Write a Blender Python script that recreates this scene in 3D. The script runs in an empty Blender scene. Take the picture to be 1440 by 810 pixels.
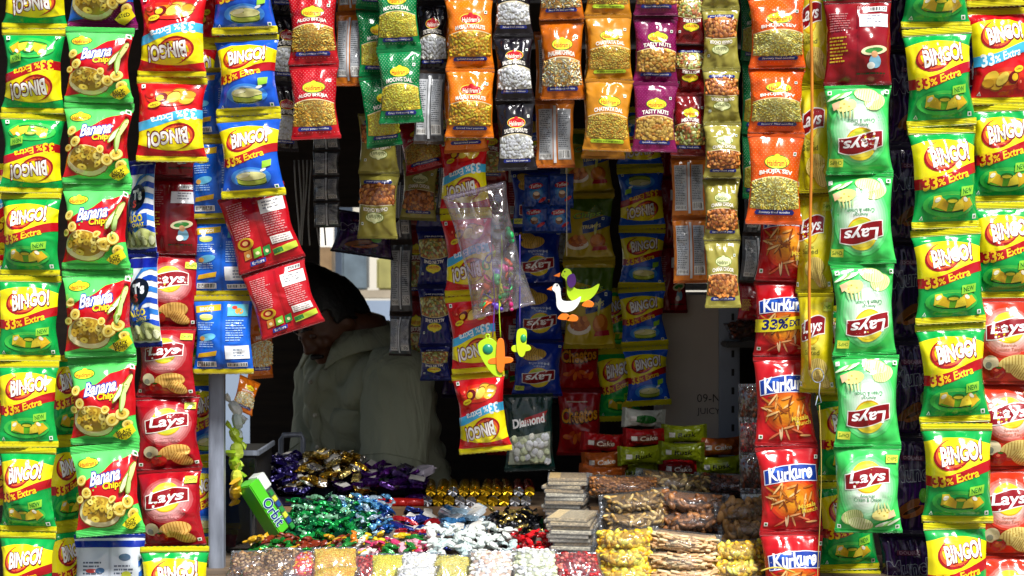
import bpy, bmesh, math, random
import numpy as np
from mathutils import Vector, Matrix, Euler
from mathutils.geometry import tessellate_polygon

R = math.radians
scene = bpy.context.scene
COL = scene.collection

# ------------------------------------------------------------------ camera, sky, sun, exposure
CAM_D, CAM_Z, SPAN = 3.0, 1.45, 1.74            # camera distance to the hanging strips, height, width seen there
cam_data = bpy.data.cameras.new('camera')
cam_data.sensor_width = 36.0
cam_data.lens = 36.0 * CAM_D / SPAN
cam_data.clip_start, cam_data.clip_end = 0.05, 600.0
cam_data.dof.use_dof = True
cam_data.dof.focus_distance = 3.05
cam_data.dof.aperture_fstop = 11.0
cam = bpy.data.objects.new('camera', cam_data)
COL.objects.link(cam)
cam.location = (0, -CAM_D, CAM_Z)
cam.rotation_euler = (R(90), 0, 0)
scene.camera = cam

SUN_EL, SUN_AZ = 51.0, 24.0                     # elevation; degrees to the right of straight behind the camera
world = bpy.data.worlds.new('World')
scene.world = world
world.use_nodes = True
wn = world.node_tree
sky = wn.nodes.new('ShaderNodeTexSky')
sky.sky_type = 'NISHITA'
sky.sun_disc = False
sky.sun_elevation = R(SUN_EL)
sky.sun_rotation = R(180.0 - SUN_AZ)
sky.air_density, sky.dust_density, sky.ozone_density = 1.0, 3.0, 1.0
bg = wn.nodes['Background']
bg.inputs['Strength'].default_value = 0.055
wn.links.new(sky.outputs[0], bg.inputs['Color'])

sun_data = bpy.data.lights.new('sun', 'SUN')
sun_data.energy = 3.6
sun_data.angle = R(14)
sun_data.color = (1.0, 0.985, 0.96)
sun = bpy.data.objects.new('sun', sun_data)
COL.objects.link(sun)
sdir = Vector((math.sin(R(SUN_AZ)) * math.cos(R(SUN_EL)), -math.cos(R(SUN_AZ)) * math.cos(R(SUN_EL)), math.sin(R(SUN_EL))))
sun.rotation_euler = sdir.to_track_quat('Z', 'Y').to_euler()

scene.view_settings.view_transform = 'Standard'
scene.view_settings.look = 'None'
scene.view_settings.exposure = 0.72
scene.view_settings.gamma = 1.0
scene.render.engine = 'CYCLES'
scene.cycles.max_bounces = 8
scene.cycles.transparent_max_bounces = 24
scene.cycles.diffuse_bounces = 3
scene.cycles.glossy_bounces = 3
scene.cycles.caustics_reflective = False
scene.cycles.caustics_refractive = False
scene.cycles.use_denoising = True


def at(px, py, Y):
    """Point of the place seen at a pixel of the photograph, at depth Y behind the front strips."""
    s = (CAM_D + Y) / CAM_D * SPAN / 1440.0
    return Vector(((px - 720) * s, Y, CAM_Z - (py - 405) * s))


def psz(Y):
    return (CAM_D + Y) / CAM_D * SPAN / 1440.0


# ------------------------------------------------------------------ materials
def lin(h):
    if not isinstance(h, str):
        return h
    h = h.lstrip('#')
    out = []
    for i in (0, 2, 4):
        c = int(h[i:i + 2], 16) / 255
        out.append(c / 12.92 if c <= .04045 else ((c + .055) / 1.055) ** 2.4)
    return tuple(out)


MATS = {}


def new_mat(name):
    m = bpy.data.materials.new(name)
    m.use_nodes = True
    nt = m.node_tree
    return m, nt, nt.nodes['Principled BSDF']


def film(col, rough=0.2, metal=0.0, bump=0.6, ridges=False):
    """Glossy printed packet film: one ink colour with fine crinkles."""
    key = ('film', col, rough, metal, bump, ridges)
    if key in MATS:
        return MATS[key]
    m, nt, p = new_mat('film_ink')
    L = nt.links.new
    c = lin(col)
    p.inputs['Roughness'].default_value = rough
    p.inputs['Metallic'].default_value = metal
    p.inputs['Specular IOR Level'].default_value = 0.55
    tc = nt.nodes.new('ShaderNodeTexCoord')
    oi = nt.nodes.new('ShaderNodeObjectInfo')
    ad = nt.nodes.new('ShaderNodeVectorMath'); ad.operation = 'MULTIPLY_ADD'
    ad.inputs[1].default_value = (7.0, 7.0, 7.0)
    L(oi.outputs['Location'], ad.inputs[0]); L(tc.outputs['Object'], ad.inputs[2])
    n1 = nt.nodes.new('ShaderNodeTexNoise')
    n1.noise_type = 'RIDGED_MULTIFRACTAL'
    n1.inputs['Scale'].default_value = 3.2
    n1.inputs['Detail'].default_value = 5.0
    n1.inputs['Distortion'].default_value = 0.8
    L(ad.outputs[0], n1.inputs['Vector'])
    n2 = nt.nodes.new('ShaderNodeTexNoise')
    n2.inputs['Scale'].default_value = 2.2
    n2.inputs['Detail'].default_value = 1.0
    L(ad.outputs[0], n2.inputs['Vector'])
    b = nt.nodes.new('ShaderNodeBump')
    b.inputs['Strength'].default_value = bump
    b.inputs['Distance'].default_value = 0.012
    mx = nt.nodes.new('ShaderNodeMath'); mx.operation = 'MULTIPLY_ADD'
    mx.inputs[1].default_value = 0.35
    L(n1.outputs['Fac'], mx.inputs[0]); L(n2.outputs['Fac'], mx.inputs[2])
    src = mx.outputs[0]
    if ridges:
        w = nt.nodes.new('ShaderNodeTexWave')
        w.bands_direction = 'Z'
        w.inputs['Scale'].default_value = 16.0
        L(tc.outputs['Object'], w.inputs['Vector'])
        m2 = nt.nodes.new('ShaderNodeMath'); m2.operation = 'MULTIPLY_ADD'
        m2.inputs[1].default_value = 0.5
        L(w.outputs['Fac'], m2.inputs[0]); L(src, m2.inputs[2])
        src = m2.outputs[0]
    L(src, b.inputs['Height'])
    L(b.outputs[0], p.inputs['Normal'])
    # slight fading and scuffing of the ink
    n3 = nt.nodes.new('ShaderNodeTexNoise')
    n3.inputs['Scale'].default_value = 9.0
    n3.inputs['Detail'].default_value = 4.0
    L(ad.outputs[0], n3.inputs['Vector'])
    cr = nt.nodes.new('ShaderNodeMapRange')
    cr.inputs['From Min'].default_value = .35; cr.inputs['From Max'].default_value = .75
    cr.inputs['To Min'].default_value = 0.0; cr.inputs['To Max'].default_value = 0.16
    L(n3.outputs['Fac'], cr.inputs['Value'])
    mc = nt.nodes.new('ShaderNodeMix'); mc.data_type = 'RGBA'
    g = sum(c) / 3
    mc.inputs['A'].default_value = (*c, 1)
    mc.inputs['B'].default_value = (*[x * .72 + g * .1 for x in c], 1)
    L(cr.outputs[0], mc.inputs['Factor'])
    L(mc.outputs['Result'], p.inputs['Base Color'])
    MATS[key] = m
    return m


def plain(col, rough=0.6, metal=0.0, var=0.25, scale=12.0, bump=0.0, stretch=None, name='surface'):
    key = ('plain', col, rough, metal, var, scale, bump, stretch)
    if key in MATS:
        return MATS[key]
    m, nt, p = new_mat(name)
    L = nt.links.new
    c = lin(col)
    p.inputs['Roughness'].default_value = rough
    p.inputs['Metallic'].default_value = metal
    tc = nt.nodes.new('ShaderNodeTexCoord')
    v = tc.outputs['Object']
    if stretch:
        mp = nt.nodes.new('ShaderNodeMapping'); mp.inputs['Scale'].default_value = stretch
        L(v, mp.inputs['Vector']); v = mp.outputs[0]
    n = nt.nodes.new('ShaderNodeTexNoise')
    n.inputs['Scale'].default_value = scale; n.inputs['Detail'].default_value = 6.0
    L(v, n.inputs['Vector'])
    r = nt.nodes.new('ShaderNodeMapRange')
    r.inputs['From Min'].default_value = .3; r.inputs['From Max'].default_value = .7
    L(n.outputs['Fac'], r.inputs['Value'])
    mc = nt.nodes.new('ShaderNodeMix'); mc.data_type = 'RGBA'
    mc.inputs['A'].default_value = (*[x * (1 - var) for x in c], 1)
    mc.inputs['B'].default_value = (*[min(1, x * (1 + var)) for x in c], 1)
    L(r.outputs[0], mc.inputs['Factor']); L(mc.outputs['Result'], p.inputs['Base Color'])
    if bump:
        b = nt.nodes.new('ShaderNodeBump'); b.inputs['Strength'].default_value = bump
        b.inputs['Distance'].default_value = 0.004
        L(n.outputs['Fac'], b.inputs['Height']); L(b.outputs[0], p.inputs['Normal'])
    MATS[key] = m
    return m


def clear_film(tint=(0.95, 0.97, 1.0), gloss=0.10, rough=0.12, bump=0.7, milky=0.0):
    key = ('clear', tint, gloss, rough, bump, milky)
    if key in MATS:
        return MATS[key]
    m = bpy.data.materials.new('clear_film')
    m.use_nodes = True
    nt = m.node_tree; L = nt.links.new
    nt.nodes.remove(nt.nodes['Principled BSDF'])
    out = nt.nodes['Material Output']
    tr = nt.nodes.new('ShaderNodeBsdfTransparent'); tr.inputs[0].default_value = (*tint, 1)
    gl = nt.nodes.new('ShaderNodeBsdfGlossy'); gl.inputs['Roughness'].default_value = rough
    df = nt.nodes.new('ShaderNodeBsdfDiffuse'); df.inputs[0].default_value = (.8, .82, .85, 1)
    tc = nt.nodes.new('ShaderNodeTexCoord')
    n = nt.nodes.new('ShaderNodeTexNoise'); n.noise_type = 'RIDGED_MULTIFRACTAL'
    n.inputs['Scale'].default_value = 5.0; n.inputs['Detail'].default_value = 3.0
    L(tc.outputs['Object'], n.inputs['Vector'])
    b = nt.nodes.new('ShaderNodeBump'); b.inputs['Strength'].default_value = bump; b.inputs['Distance'].default_value = .006
    L(n.outputs['Fac'], b.inputs['Height'])
    L(b.outputs[0], gl.inputs['Normal'])
    fr = nt.nodes.new('ShaderNodeLayerWeight'); fr.inputs['Blend'].default_value = .25
    L(b.outputs[0], fr.inputs['Normal'])
    ad = nt.nodes.new('ShaderNodeMath'); ad.operation = 'MULTIPLY_ADD'; ad.use_clamp = True
    ad.inputs[1].default_value = .5; ad.inputs[2].default_value = gloss
    L(fr.outputs['Fresnel'], ad.inputs[0])
    m1 = nt.nodes.new('ShaderNodeMixShader'); m1.inputs[0].default_value = milky
    L(tr.outputs[0], m1.inputs[1]); L(df.outputs[0], m1.inputs[2])
    m2 = nt.nodes.new('ShaderNodeMixShader')
    L(ad.outputs[0], m2.inputs[0]); L(m1.outputs[0], m2.inputs[1]); L(gl.outputs[0], m2.inputs[2])
    L(m2.outputs[0], out.inputs['Surface'])
    MATS[key] = m
    return m


# ------------------------------------------------------------------ object helpers
def link(o, parent=None):
    COL.objects.link(o)
    if parent is not None:
        o.parent = parent
    return o


def tag(o, label=None, cat=None, group=None, kind=None):
    if label: o['label'] = label
    if cat:
        o['category'] = cat
        if not kind: o['kind'] = 'thing'
        if label and len(label.split()) > 16: print('LONG', label)
    if group: o['group'] = group
    if kind: o['kind'] = kind
    return o


def empty(name, loc=(0, 0, 0), rot=(0, 0, 0), scale=(1, 1, 1)):
    e = bpy.data.objects.new(name, None)
    e.empty_display_size = 0.05
    e.location = loc; e.rotation_euler = rot; e.scale = scale
    return link(e)


def mesh_data(name, verts, faces, mats, midx=None, smooth=True):
    me = bpy.data.meshes.new(name)
    me.from_pydata(verts if isinstance(verts, list) else np.asarray(verts).tolist(), [], faces)
    for m in mats:
        me.materials.append(m)
    if midx is not None:
        me.polygons.foreach_set('material_index', np.asarray(midx, dtype=np.int32))
    if smooth:
        me.polygons.foreach_set('use_smooth', [True] * len(me.polygons))
    me.update()
    return me


def bm_obj(name, bm, mats, parent=None, smooth=False, loc=None, rot=None):
    me = bpy.data.meshes.new(name)
    bm.normal_update()
    bm.to_mesh(me); bm.free()
    for m in (mats if isinstance(mats, (list, tuple)) else [mats]):
        me.materials.append(m)
    if smooth:
        me.polygons.foreach_set('use_smooth', [True] * len(me.polygons))
    o = bpy.data.objects.new(name, me)
    link(o, parent)
    if loc is not None: o.location = loc
    if rot is not None: o.rotation_euler = rot
    return o


def box(bm, x0, x1, y0, y1, z0, z1, bev=0.0, mi=0):
    r = bmesh.ops.create_cube(bm, size=1.0)
    vs = r['verts']
    for v in vs:
        v.co = Vector(((x0 + x1) / 2 + v.co.x * (x1 - x0), (y0 + y1) / 2 + v.co.y * (y1 - y0), (z0 + z1) / 2 + v.co.z * (z1 - z0)))
    fs = {f for v in vs for f in v.link_faces}
    if bev:
        es = list({e for v in vs for e in v.link_edges})
        rr = bmesh.ops.bevel(bm, geom=es, offset=bev, segments=2, affect='EDGES')
        fs = set(rr['faces']) | {f for f in fs if f.is_valid}
    for f in fs:
        f.material_index = mi
    return vs


def box_obj(name, x0, x1, y0, y1, z0, z1, mat, parent=None, bev=0.003):
    bm = bmesh.new()
    c = Vector(((x0 + x1) / 2, (y0 + y1) / 2, z0))
    box(bm, x0 - c.x, x1 - c.x, y0 - c.y, y1 - c.y, 0, z1 - z0, bev)
    return bm_obj(name, bm, mat, parent, loc=c)


def tube(bm, pts, rad, seg=8, mi=0, caps=True):
    """Swept tube; rad a number or one per point."""
    pts = [Vector(p) for p in pts]
    if not hasattr(rad, '__len__'):
        rad = [rad] * len(pts)
    rings = []
    prev = None
    for i, p in enumerate(pts):
        t = (pts[min(i + 1, len(pts) - 1)] - pts[max(i - 1, 0)]).normalized()
        if prev is None:
            a = t.orthogonal().normalized()
        else:
            a = (prev - t * prev.dot(t))
            a = a.normalized() if a.length > 1e-6 else t.orthogonal().normalized()
        prev = a
        b = t.cross(a)
        rings.append([bm.verts.new(p + (a * math.cos(k * 2 * math.pi / seg) + b * math.sin(k * 2 * math.pi / seg)) * rad[i]) for k in range(seg)])
    for r0, r1 in zip(rings, rings[1:]):
        for k in range(seg):
            f = bm.faces.new((r0[k], r0[(k + 1) % seg], r1[(k + 1) % seg], r1[k]))
            f.material_index = mi
    if caps:
        f = bm.faces.new(rings[0][::-1]); f.material_index = mi
        f = bm.faces.new(rings[-1]); f.material_index = mi
    return rings


def ball(bm, c, r, sub=2, mi=0, rot=None):
    m = Matrix.Translation(c) @ (rot.to_matrix().to_4x4() if rot else Matrix.Identity(4)) @ Matrix.Diagonal((*((r, r, r) if not hasattr(r, '__len__') else r), 1))
    rr = bmesh.ops.create_icosphere(bm, subdivisions=sub, radius=1.0, matrix=m)
    for f in {f for v in rr['verts'] for f in v.link_faces}:
        f.material_index = mi
    return rr['verts']


def slab(bm, pts, thick, plane='xz', y=0.0, mi=0, bev=0.0):
    """Extruded outline standing in the xz plane, thickness along y."""
    fr = [bm.verts.new((x, y - thick / 2, z)) for x, z in pts]
    bk = [bm.verts.new((x, y + thick / 2, z)) for x, z in pts]
    tri = tessellate_polygon([[Vector((x, z, 0)) for x, z in pts]])
    area = sum(pts[i][0] * pts[(i + 1) % len(pts)][1] - pts[(i + 1) % len(pts)][0] * pts[i][1] for i in range(len(pts)))
    n = len(pts)
    for t in tri:
        for ring, flip in ((fr, False), (bk, True)):
            try:
                f = bm.faces.new([ring[i] for i in (t[::-1] if flip else t)]); f.material_index = mi
            except ValueError:
                pass
    for i in range(n):
        f = bm.faces.new((fr[i], fr[(i + 1) % n], bk[(i + 1) % n], bk[i])); f.material_index = mi
    bmesh.ops.recalc_face_normals(bm, faces=[f for f in bm.faces])


# ------------------------------------------------------------------ lettering
TXT = {}


def text_mesh(s, bold=0.0, shear=0.0, res=3):
    """Outline lettering from the built-in typeface: verts, triangles in em units."""
    key = (s, bold, shear, res)
    if key in TXT:
        return TXT[key]
    cu = bpy.data.curves.new('lettering', 'FONT')
    cu.body = s; cu.resolution_u = res; cu.offset = bold; cu.shear = shear
    cu.fill_mode = 'BOTH' if cu.dimensions == '3D' else 'BOTH'
    cu.dimensions = '2D'
    cu.fill_mode = 'BOTH'
    o = bpy.data.objects.new('lettering', cu)
    COL.objects.link(o)
    dg = bpy.context.evaluated_depsgraph_get(); dg.update()
    me = o.evaluated_get(dg).to_mesh()
    me.calc_loop_triangles()
    V = np.array([tuple(v.co)[:2] for v in me.vertices], dtype=float).reshape(-1, 2)
    F = [tuple(t.vertices) for t in me.loop_triangles]
    F = [f if (V[f[1]][0] - V[f[0]][0]) * (V[f[2]][1] - V[f[0]][1]) - (V[f[1]][1] - V[f[0]][1]) * (V[f[2]][0] - V[f[0]][0]) > 0 else f[::-1] for f in F]
    o.evaluated_get(dg).to_mesh_clear()
    bpy.data.objects.remove(o); bpy.data.curves.remove(cu)
    TXT[key] = (V, F)
    return TXT[key]


# ------------------------------------------------------------------ packet art
def arc(f0, f1, n=14, x0=-.5, x1=.5):
    """Closed outline between two curves y=f0(x) and y=f1(x)."""
    xs = [x0 + (x1 - x0) * i / n for i in range(n + 1)]
    return [(x, f0(x)) for x in xs] + [(x, f1(x)) for x in reversed(xs)]


def hermite(*pts):
    xs = [p[0] for p in pts]; ys = [p[1] for p in pts]
    def f(x):
        for i in range(len(xs) - 1):
            if x <= xs[i + 1] or i == len(xs) - 2:
                t = (x - xs[i]) / (xs[i + 1] - xs[i]); t = min(max(t, 0), 1); t = t * t * (3 - 2 * t)
                return ys[i] + (ys[i + 1] - ys[i]) * t
    return f


class Art:
    """Flat print of a packet in units of its width: x -0.5..0.5, y 0..A."""
    def __init__(s, A, base, sb=.06, st=.06, seal=None, back=None, depth=.25, pinch=.14, rough=.18, metal=0.0, wr=1.9, bump=.85):
        s.A, s.base, s.sb, s.st, s.seal = A, base, sb, st, seal or base
        s.back = back or base
        s.depth, s.pinch, s.rough, s.metal, s.wr, s.bump = depth, pinch, rough, metal, wr, bump
        s.fdepth = .6; s.ops = []; s.fills = []; s.lay = 0; s.variants = {}; s.cut = None
        s.rng = random.Random(int(A * 1000) + len(str(base)))

    def raw(s, part, col, V, F, lift=None):
        if lift is None:
            s.lay += 1; lift = s.lay
        s.ops.append((part, col, np.asarray(V, float), F, lift))

    def poly(s, part, col, pts, lift=None):
        tri = tessellate_polygon([[Vector((x, y, 0)) for x, y in pts]])
        V = np.array(pts, float)
        F = []
        for t in tri:
            a = (V[t[1]][0] - V[t[0]][0]) * (V[t[2]][1] - V[t[0]][1]) - (V[t[1]][1] - V[t[0]][1]) * (V[t[2]][0] - V[t[0]][0])
            if abs(a) > 1e-10:
                F.append(tuple(t) if a > 0 else tuple(t[::-1]))
        s.raw(part, col, V, F, lift)

    def ell(s, part, col, cx, cy, rx, ry, rot=0, n=18, lift=None, a0=0, a1=360):
        pts = []
        for i in range(n):
            a = R(a0 + (a1 - a0) * i / (n if a1 - a0 == 360 else n - 1))
            x, y = rx * math.cos(a), ry * math.sin(a)
            pts.append((cx + x * math.cos(R(rot)) - y * math.sin(R(rot)), cy + x * math.sin(R(rot)) + y * math.cos(R(rot))))
        s.poly(part, col, pts, lift)

    def rect(s, part, col, x0, x1, y0, y1, lift=None):
        s.poly(part, col, [(x0, y0), (x1, y0), (x1, y1), (x0, y1)], lift)

    def band(s, part, col, f0, f1, x0=-.5, x1=.5, lift=None):
        g = lambda f: f if callable(f) else (lambda x: f)
        s.poly(part, col, arc(g(f0), g(f1), 14, x0, x1), lift)

    def text(s, part, col, t, cx, cy, w, h, bold=0.0, shear=0.0, rot=0, warp=None, res=3, lift=None):
        if part in ('logo', 'offer_band', 'flag', 'strap') and any(o[0] == part for o in s.ops):
            part += '/lettering'
        V0, _ = text_mesh(t, 0.0, shear, res)
        V, F = text_mesh(t, bold, shear, res)
        lo, hi = V0.min(0), V0.max(0)
        c = (lo + hi) / 2; d = hi - lo
        P = (V - c) / d
        if warp is not None:
            P = np.array([warp(x, y) for x, y in P])
        P = P * np.array([w, h])
        cr, sr = math.cos(R(rot)), math.sin(R(rot))
        P = np.stack([P[:, 0] * cr - P[:, 1] * sr + cx, P[:, 0] * sr + P[:, 1] * cr + cy], 1)
        s.raw(part, col, P, F, lift)

    def glow(s, part, c0, c1, cx, cy, rx, ry, steps=7, rot=0):
        a, b = np.array(lin(c0)), np.array(lin(c1))
        for i in range(steps):
            t = i / (steps - 1); k = 1 - t * .72
            s.ell(part, tuple((a * (1 - t) + b * t).round(4)), cx, cy, rx * k, ry * k, rot, 20)

    def dots(s, part, col, f0, f1, step=.06, r=.007, x0=-.47, x1=.47, avoid=None):
        s.lay += 1
        y = 0; row = 0
        ymin = min(f0(x / 10) for x in range(-5, 6)); ymax = max(f1(x / 10) for x in range(-5, 6))
        y = ymin
        while y < ymax:
            x = x0 + (step / 2 if row % 2 else 0)
            while x < x1:
                if f0(x) + r < y < f1(x) - r and not (avoid and avoid(x, y)):
                    s.poly(part, col, [(x - r, y), (x, y - r), (x + r, y), (x, y + r)], s.lay)
                x += step
            y += step * .5; row += 1

    def fill(s, kind, f0, f1, x0=-.42, x1=.42, dark='#5a3a10'):
        dark = tuple(round(.6 * b + .4 * a, 4) for a, b in zip(lin(dark), lin(FILL[kind][3][0]))) if kind in FILL else dark
        s.band('filling', dark, f0, f1, x0, x1)
        s.fills.append((kind, f0 if callable(f0) else (lambda x: f0), f1 if callable(f1) else (lambda x: f1), x0, x1))


NX, NY = 22, 28


def grid_surface(art, seed, side=1):
    """Grid of points of the inflated packet's front (side 1) or back (-1), wrinkled."""
    rs = np.random.RandomState(seed * 7 + (3 if side < 0 else 0))
    re = np.random.RandomState(seed * 7 + 1)
    A = art.A
    u = np.linspace(-1, 1, NX + 1)[None, :].repeat(NY + 1, 0)
    v = np.linspace(0, 1, NY + 1)[:, None].repeat(NX + 1, 1)
    t = np.clip((v - art.sb) / (1 - art.sb - art.st), 0, 1)
    f = np.sin(np.pi * t) ** .6
    edge = 1 - art.pinch * f * re.uniform(.75, 1.25) + .018 * np.sin(2 * np.pi * (t * re.uniform(1, 2.4) + re.rand())) * f * np.where(u > 0, 1, .6)
    x = .5 * u * edge + .02 * re.uniform(-1, 1) * f
    prof = np.clip(1 - np.abs(u) ** 2.3, 0, 1) ** .62
    d = art.depth * f * prof * (1 if side > 0 else .75)
    w = art.wr
    rim = np.clip(1 - np.abs(u) ** 4, 0, 1)
    k1, k2 = rs.uniform(2.2, 4.6, 2); ph = rs.uniform(0, 6.28, 4)
    pl = lambda q: 1 - 2 * np.abs(np.sin(q)) ** .8                      # sharp pleats fanning from the seals
    rf = rim * np.minimum(1, f * 1.4)
    d += w * .022 * rf * np.exp(-((t - .06) / .13) ** 2) * pl(np.pi * k1 * .5 * u * (1 - .5 * t) + ph[0])
    d += w * .022 * rf * np.exp(-((t - .94) / .13) ** 2) * pl(np.pi * k2 * .5 * u * (.5 + .5 * t) + ph[1])
    d += w * .014 * f * rim * np.sin(2.6 * u + ph[2]) * np.sin(5.5 * t + ph[3])
    for q in range(16):
        cx, cy, an = rs.uniform(-.9, .9), rs.uniform(.08, .92), rs.uniform(0, np.pi)
        if q % 2:
            cx = rs.choice([-1, 1]) * rs.uniform(.5, .95); an = rs.uniform(-.7, .7)
        dx, dy = (u - cx) * .5, (t - cy) * A
        al = dx * np.cos(an) + dy * np.sin(an); ac = -dx * np.sin(an) + dy * np.cos(an)
        cr = np.exp(-np.abs(ac) / rs.uniform(.025, .05)) * np.exp(-(al / rs.uniform(.10, .28)) ** 2)
        d += w * rs.choice([-1, 1]) * rs.uniform(.008, .021) * f * rim * cr
    sag = .015 * re.uniform(-1, 1)
    y = -side * np.maximum(d, .002) + sag * np.sin(np.pi * t) + (1 - f) * (.006 * np.sin(3.15 * u + seed) + .004 * np.sin(7.5 * u + 2 * seed))
    z = (v - .5) * A
    return np.stack([x, y, z], -1)


def grid_normals(G, side=1):
    du = np.gradient(G, axis=1); dv = np.gradient(G, axis=0)
    n = np.cross(du, dv) if side > 0 else np.cross(dv, du)
    return n / np.maximum(np.linalg.norm(n, axis=-1, keepdims=True), 1e-9)


def sample(G, x, y, A):
    gx = np.clip((x + .5) * NX, 0, NX - 1e-6); gy = np.clip(y / A * NY, 0, NY - 1e-6)
    i = gx.astype(int); j = gy.astype(int); a = (gx - i)[:, None]; b = (gy - j)[:, None]
    return (G[j, i] * (1 - a) * (1 - b) + G[j, i + 1] * a * (1 - b) + G[j + 1, i] * (1 - a) * b + G[j + 1, i + 1] * a * b)


def cut_ops(art):
    """Cut the flat print along the packet's grid so that it can follow the surface."""
    if art.cut is not None:
        return art.cut
    res = []
    if art.ops:
        bm = bmesh.new()
        lay = bm.faces.layers.int.new('op')
        for k, (part, col, V, F, lift) in enumerate(art.ops):
            vs = [bm.verts.new((min(max(p[0], -.4999), .4999), min(max(p[1], 0.0001), art.A - .0001), 0)) for p in V]
            for f in F:
                try:
                    bm.faces.new([vs[i] for i in f])[lay] = k
                except ValueError:
                    pass
        def cut(co, no):
            bmesh.ops.bisect_plane(bm, geom=bm.verts[:] + bm.edges[:] + bm.faces[:], dist=1e-6, plane_co=co, plane_no=no)
        for i in range(1, NX):
            cut((-.5 + i / NX, 0, 0), (1, 0, 0))
        for j in range(1, NY):
            cut((0, art.A * j / NY, 0), (0, 1, 0))
        bm.verts.index_update()
        P = np.array([tuple(v.co)[:2] for v in bm.verts])
        by = {}
        for f in bm.faces:
            by.setdefault(f[lay], []).append([v.index for v in f.verts])
        for k, faces in by.items():
            used = sorted({i for f in faces for i in f}); mp = {a: b for b, a in enumerate(used)}
            res.append((k, P[used], [[mp[i] for i in f] for f in faces]))
        bm.free()
    art.cut = res
    return res


# small solid food pieces used as fillings: base shapes
def _ico(sub):
    bm = bmesh.new(); bmesh.ops.create_icosphere(bm, subdivisions=sub, radius=1.0)
    bm.verts.index_update()
    r = (np.array([tuple(v.co) for v in bm.verts]), [[v.index for v in f.verts] for f in bm.faces]); bm.free()
    return r


def _prism(n=5):
    V = []; F = []
    for k in range(n):
        a = 2 * math.pi * k / n
        V += [(-1, math.cos(a), math.sin(a)), (1, math.cos(a), math.sin(a))]
    for k in range(n):
        a, b = 2 * k, 2 * ((k + 1) % n)
        F.append([a, b, b + 1, a + 1])
    F.append([2 * k for k in range(n)][::-1]); F.append([2 * k + 1 for k in range(n)])
    return np.array(V, float), F


ICO1, ICO2, PRI = _ico(1), _ico(2), _prism()
# kind: shape, spacing, (length, width, thickness), inks
FILL = {
    'peanut': (ICO2, .066, (.052, .037, .032), ['#f6f1de', '#e8e0c4', '#f4efdd']),
    'moong': (ICO1, .037, (.027, .022, .018), ['#f2d23c', '#f0d450', '#e0bc30']),
    'dal': (ICO1, .036, (.025, .021, .018), ['#e8b43c', '#e6b64a', '#cf9426']),
    'spice_peanut': (ICO2, .050, (.043, .027, .022), ['#eeb428', '#eab630', '#d49020', '#c98a14']),
    'roast_nut': (ICO2, .062, (.046, .037, .034), ['#dca040', '#dba54a', '#c08028']),
    'bhujia': (PRI, .026, (.042, .0085, .0085), ['#d6a23a', '#c08a24', '#e8c060']),
    'sev': (PRI, .025, (.045, .008, .008), ['#ead36a', '#f2e08c', '#d2b440']),
    'chiwda': (PRI, .034, (.055, .014, .011), ['#ecd29a', '#d8a85a', '#f6e6bc', '#c48a40']),
    'mixture': (ICO2, .060, (.046, .04, .02), ['#c9a84a', '#8f9a48', '#b0602a', '#e2d08a', '#8a5a2a']),
    'chana': (ICO2, .072, (.058, .048, .024), ['#b06424', '#c87a34', '#8e4a16', '#d48a40']),
    'puff': (ICO2, .11, (.07, .06, .05), ['#d8dcc0', '#c2c8a0', '#e8e8d4']),
    'cookie': (ICO2, .13, (.12, .075, .03), ['#96703f', '#a87f4e', '#7e5a30']),
    'stick': (PRI, .075, (.20, .024, .024), ['#b08c64', '#9c7a52', '#c0a07a']),
    'crisp': (ICO2, .09, (.075, .055, .016), ['#b88a1c', '#c8a034', '#946c12', '#a87c18']),
    'date': (ICO2, .12, (.08, .05, .045), ['#5a2a14', '#74381c', '#46200e']),
}


def filling_mesh(art, G, N, seed):
    rs = np.random.RandomState(seed + 99)
    V = []; F = []; M = []; mats = []; nv = 0
    for kind, f0, f1, x0, x1 in art.fills:
        (bv, bf), sp, size, cols = FILL[kind]
        mi0 = len(mats); mats += [plain(tuple(min(.85, q * 1.4) for q in lin(c)), .38, 0, .2, 30.0, name='food') for c in cols]
        y = 0.0
        while y < art.A:
            x = x0 + sp * .3
            while x < x1:
                px, py = x + rs.uniform(-.45, .45) * sp, y + rs.uniform(-.45, .45) * sp
                mg = min(size[0], .04) * .75 if kind != 'bigstick' else .1
                if x0 + mg < px < x1 - mg and f0(px) + mg < py < f1(px) - mg:
                    base = sample(G, np.array([px]), np.array([py]), art.A)[0]; nn = sample(N, np.array([px]), np.array([py]), art.A)[0]
                    flat = Euler((rs.uniform(-.3, .3), rs.uniform(-.3, .3), rs.uniform(0, 6.28) if kind != 'bigstick' else rs.uniform(1.25, 1.9)))
                    m = np.array(flat.to_matrix())
                    sc = np.array(size) * rs.uniform(.8, 1.2)
                    b = bv * (1 + .12 * np.sin(bv[:, [1, 2, 0]] * 3 + rs.rand() * 6)) if len(bv) > 12 else bv
                    p = (b * sc) @ m.T
                    p = np.stack([p[:, 0], -p[:, 2] * art.fdepth, p[:, 1]], 1) + base + nn * (rs.uniform(-.2, .55) * size[2] * art.fdepth)
                    V.append(p); F += [[i + nv for i in f] for f in bf]; M += [mi0 + rs.randint(len(cols))] * len(bf); nv += len(p)
                x += sp
            y += sp
    return mesh_data('filling', np.concatenate(V), F, mats, M) if V else None


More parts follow.
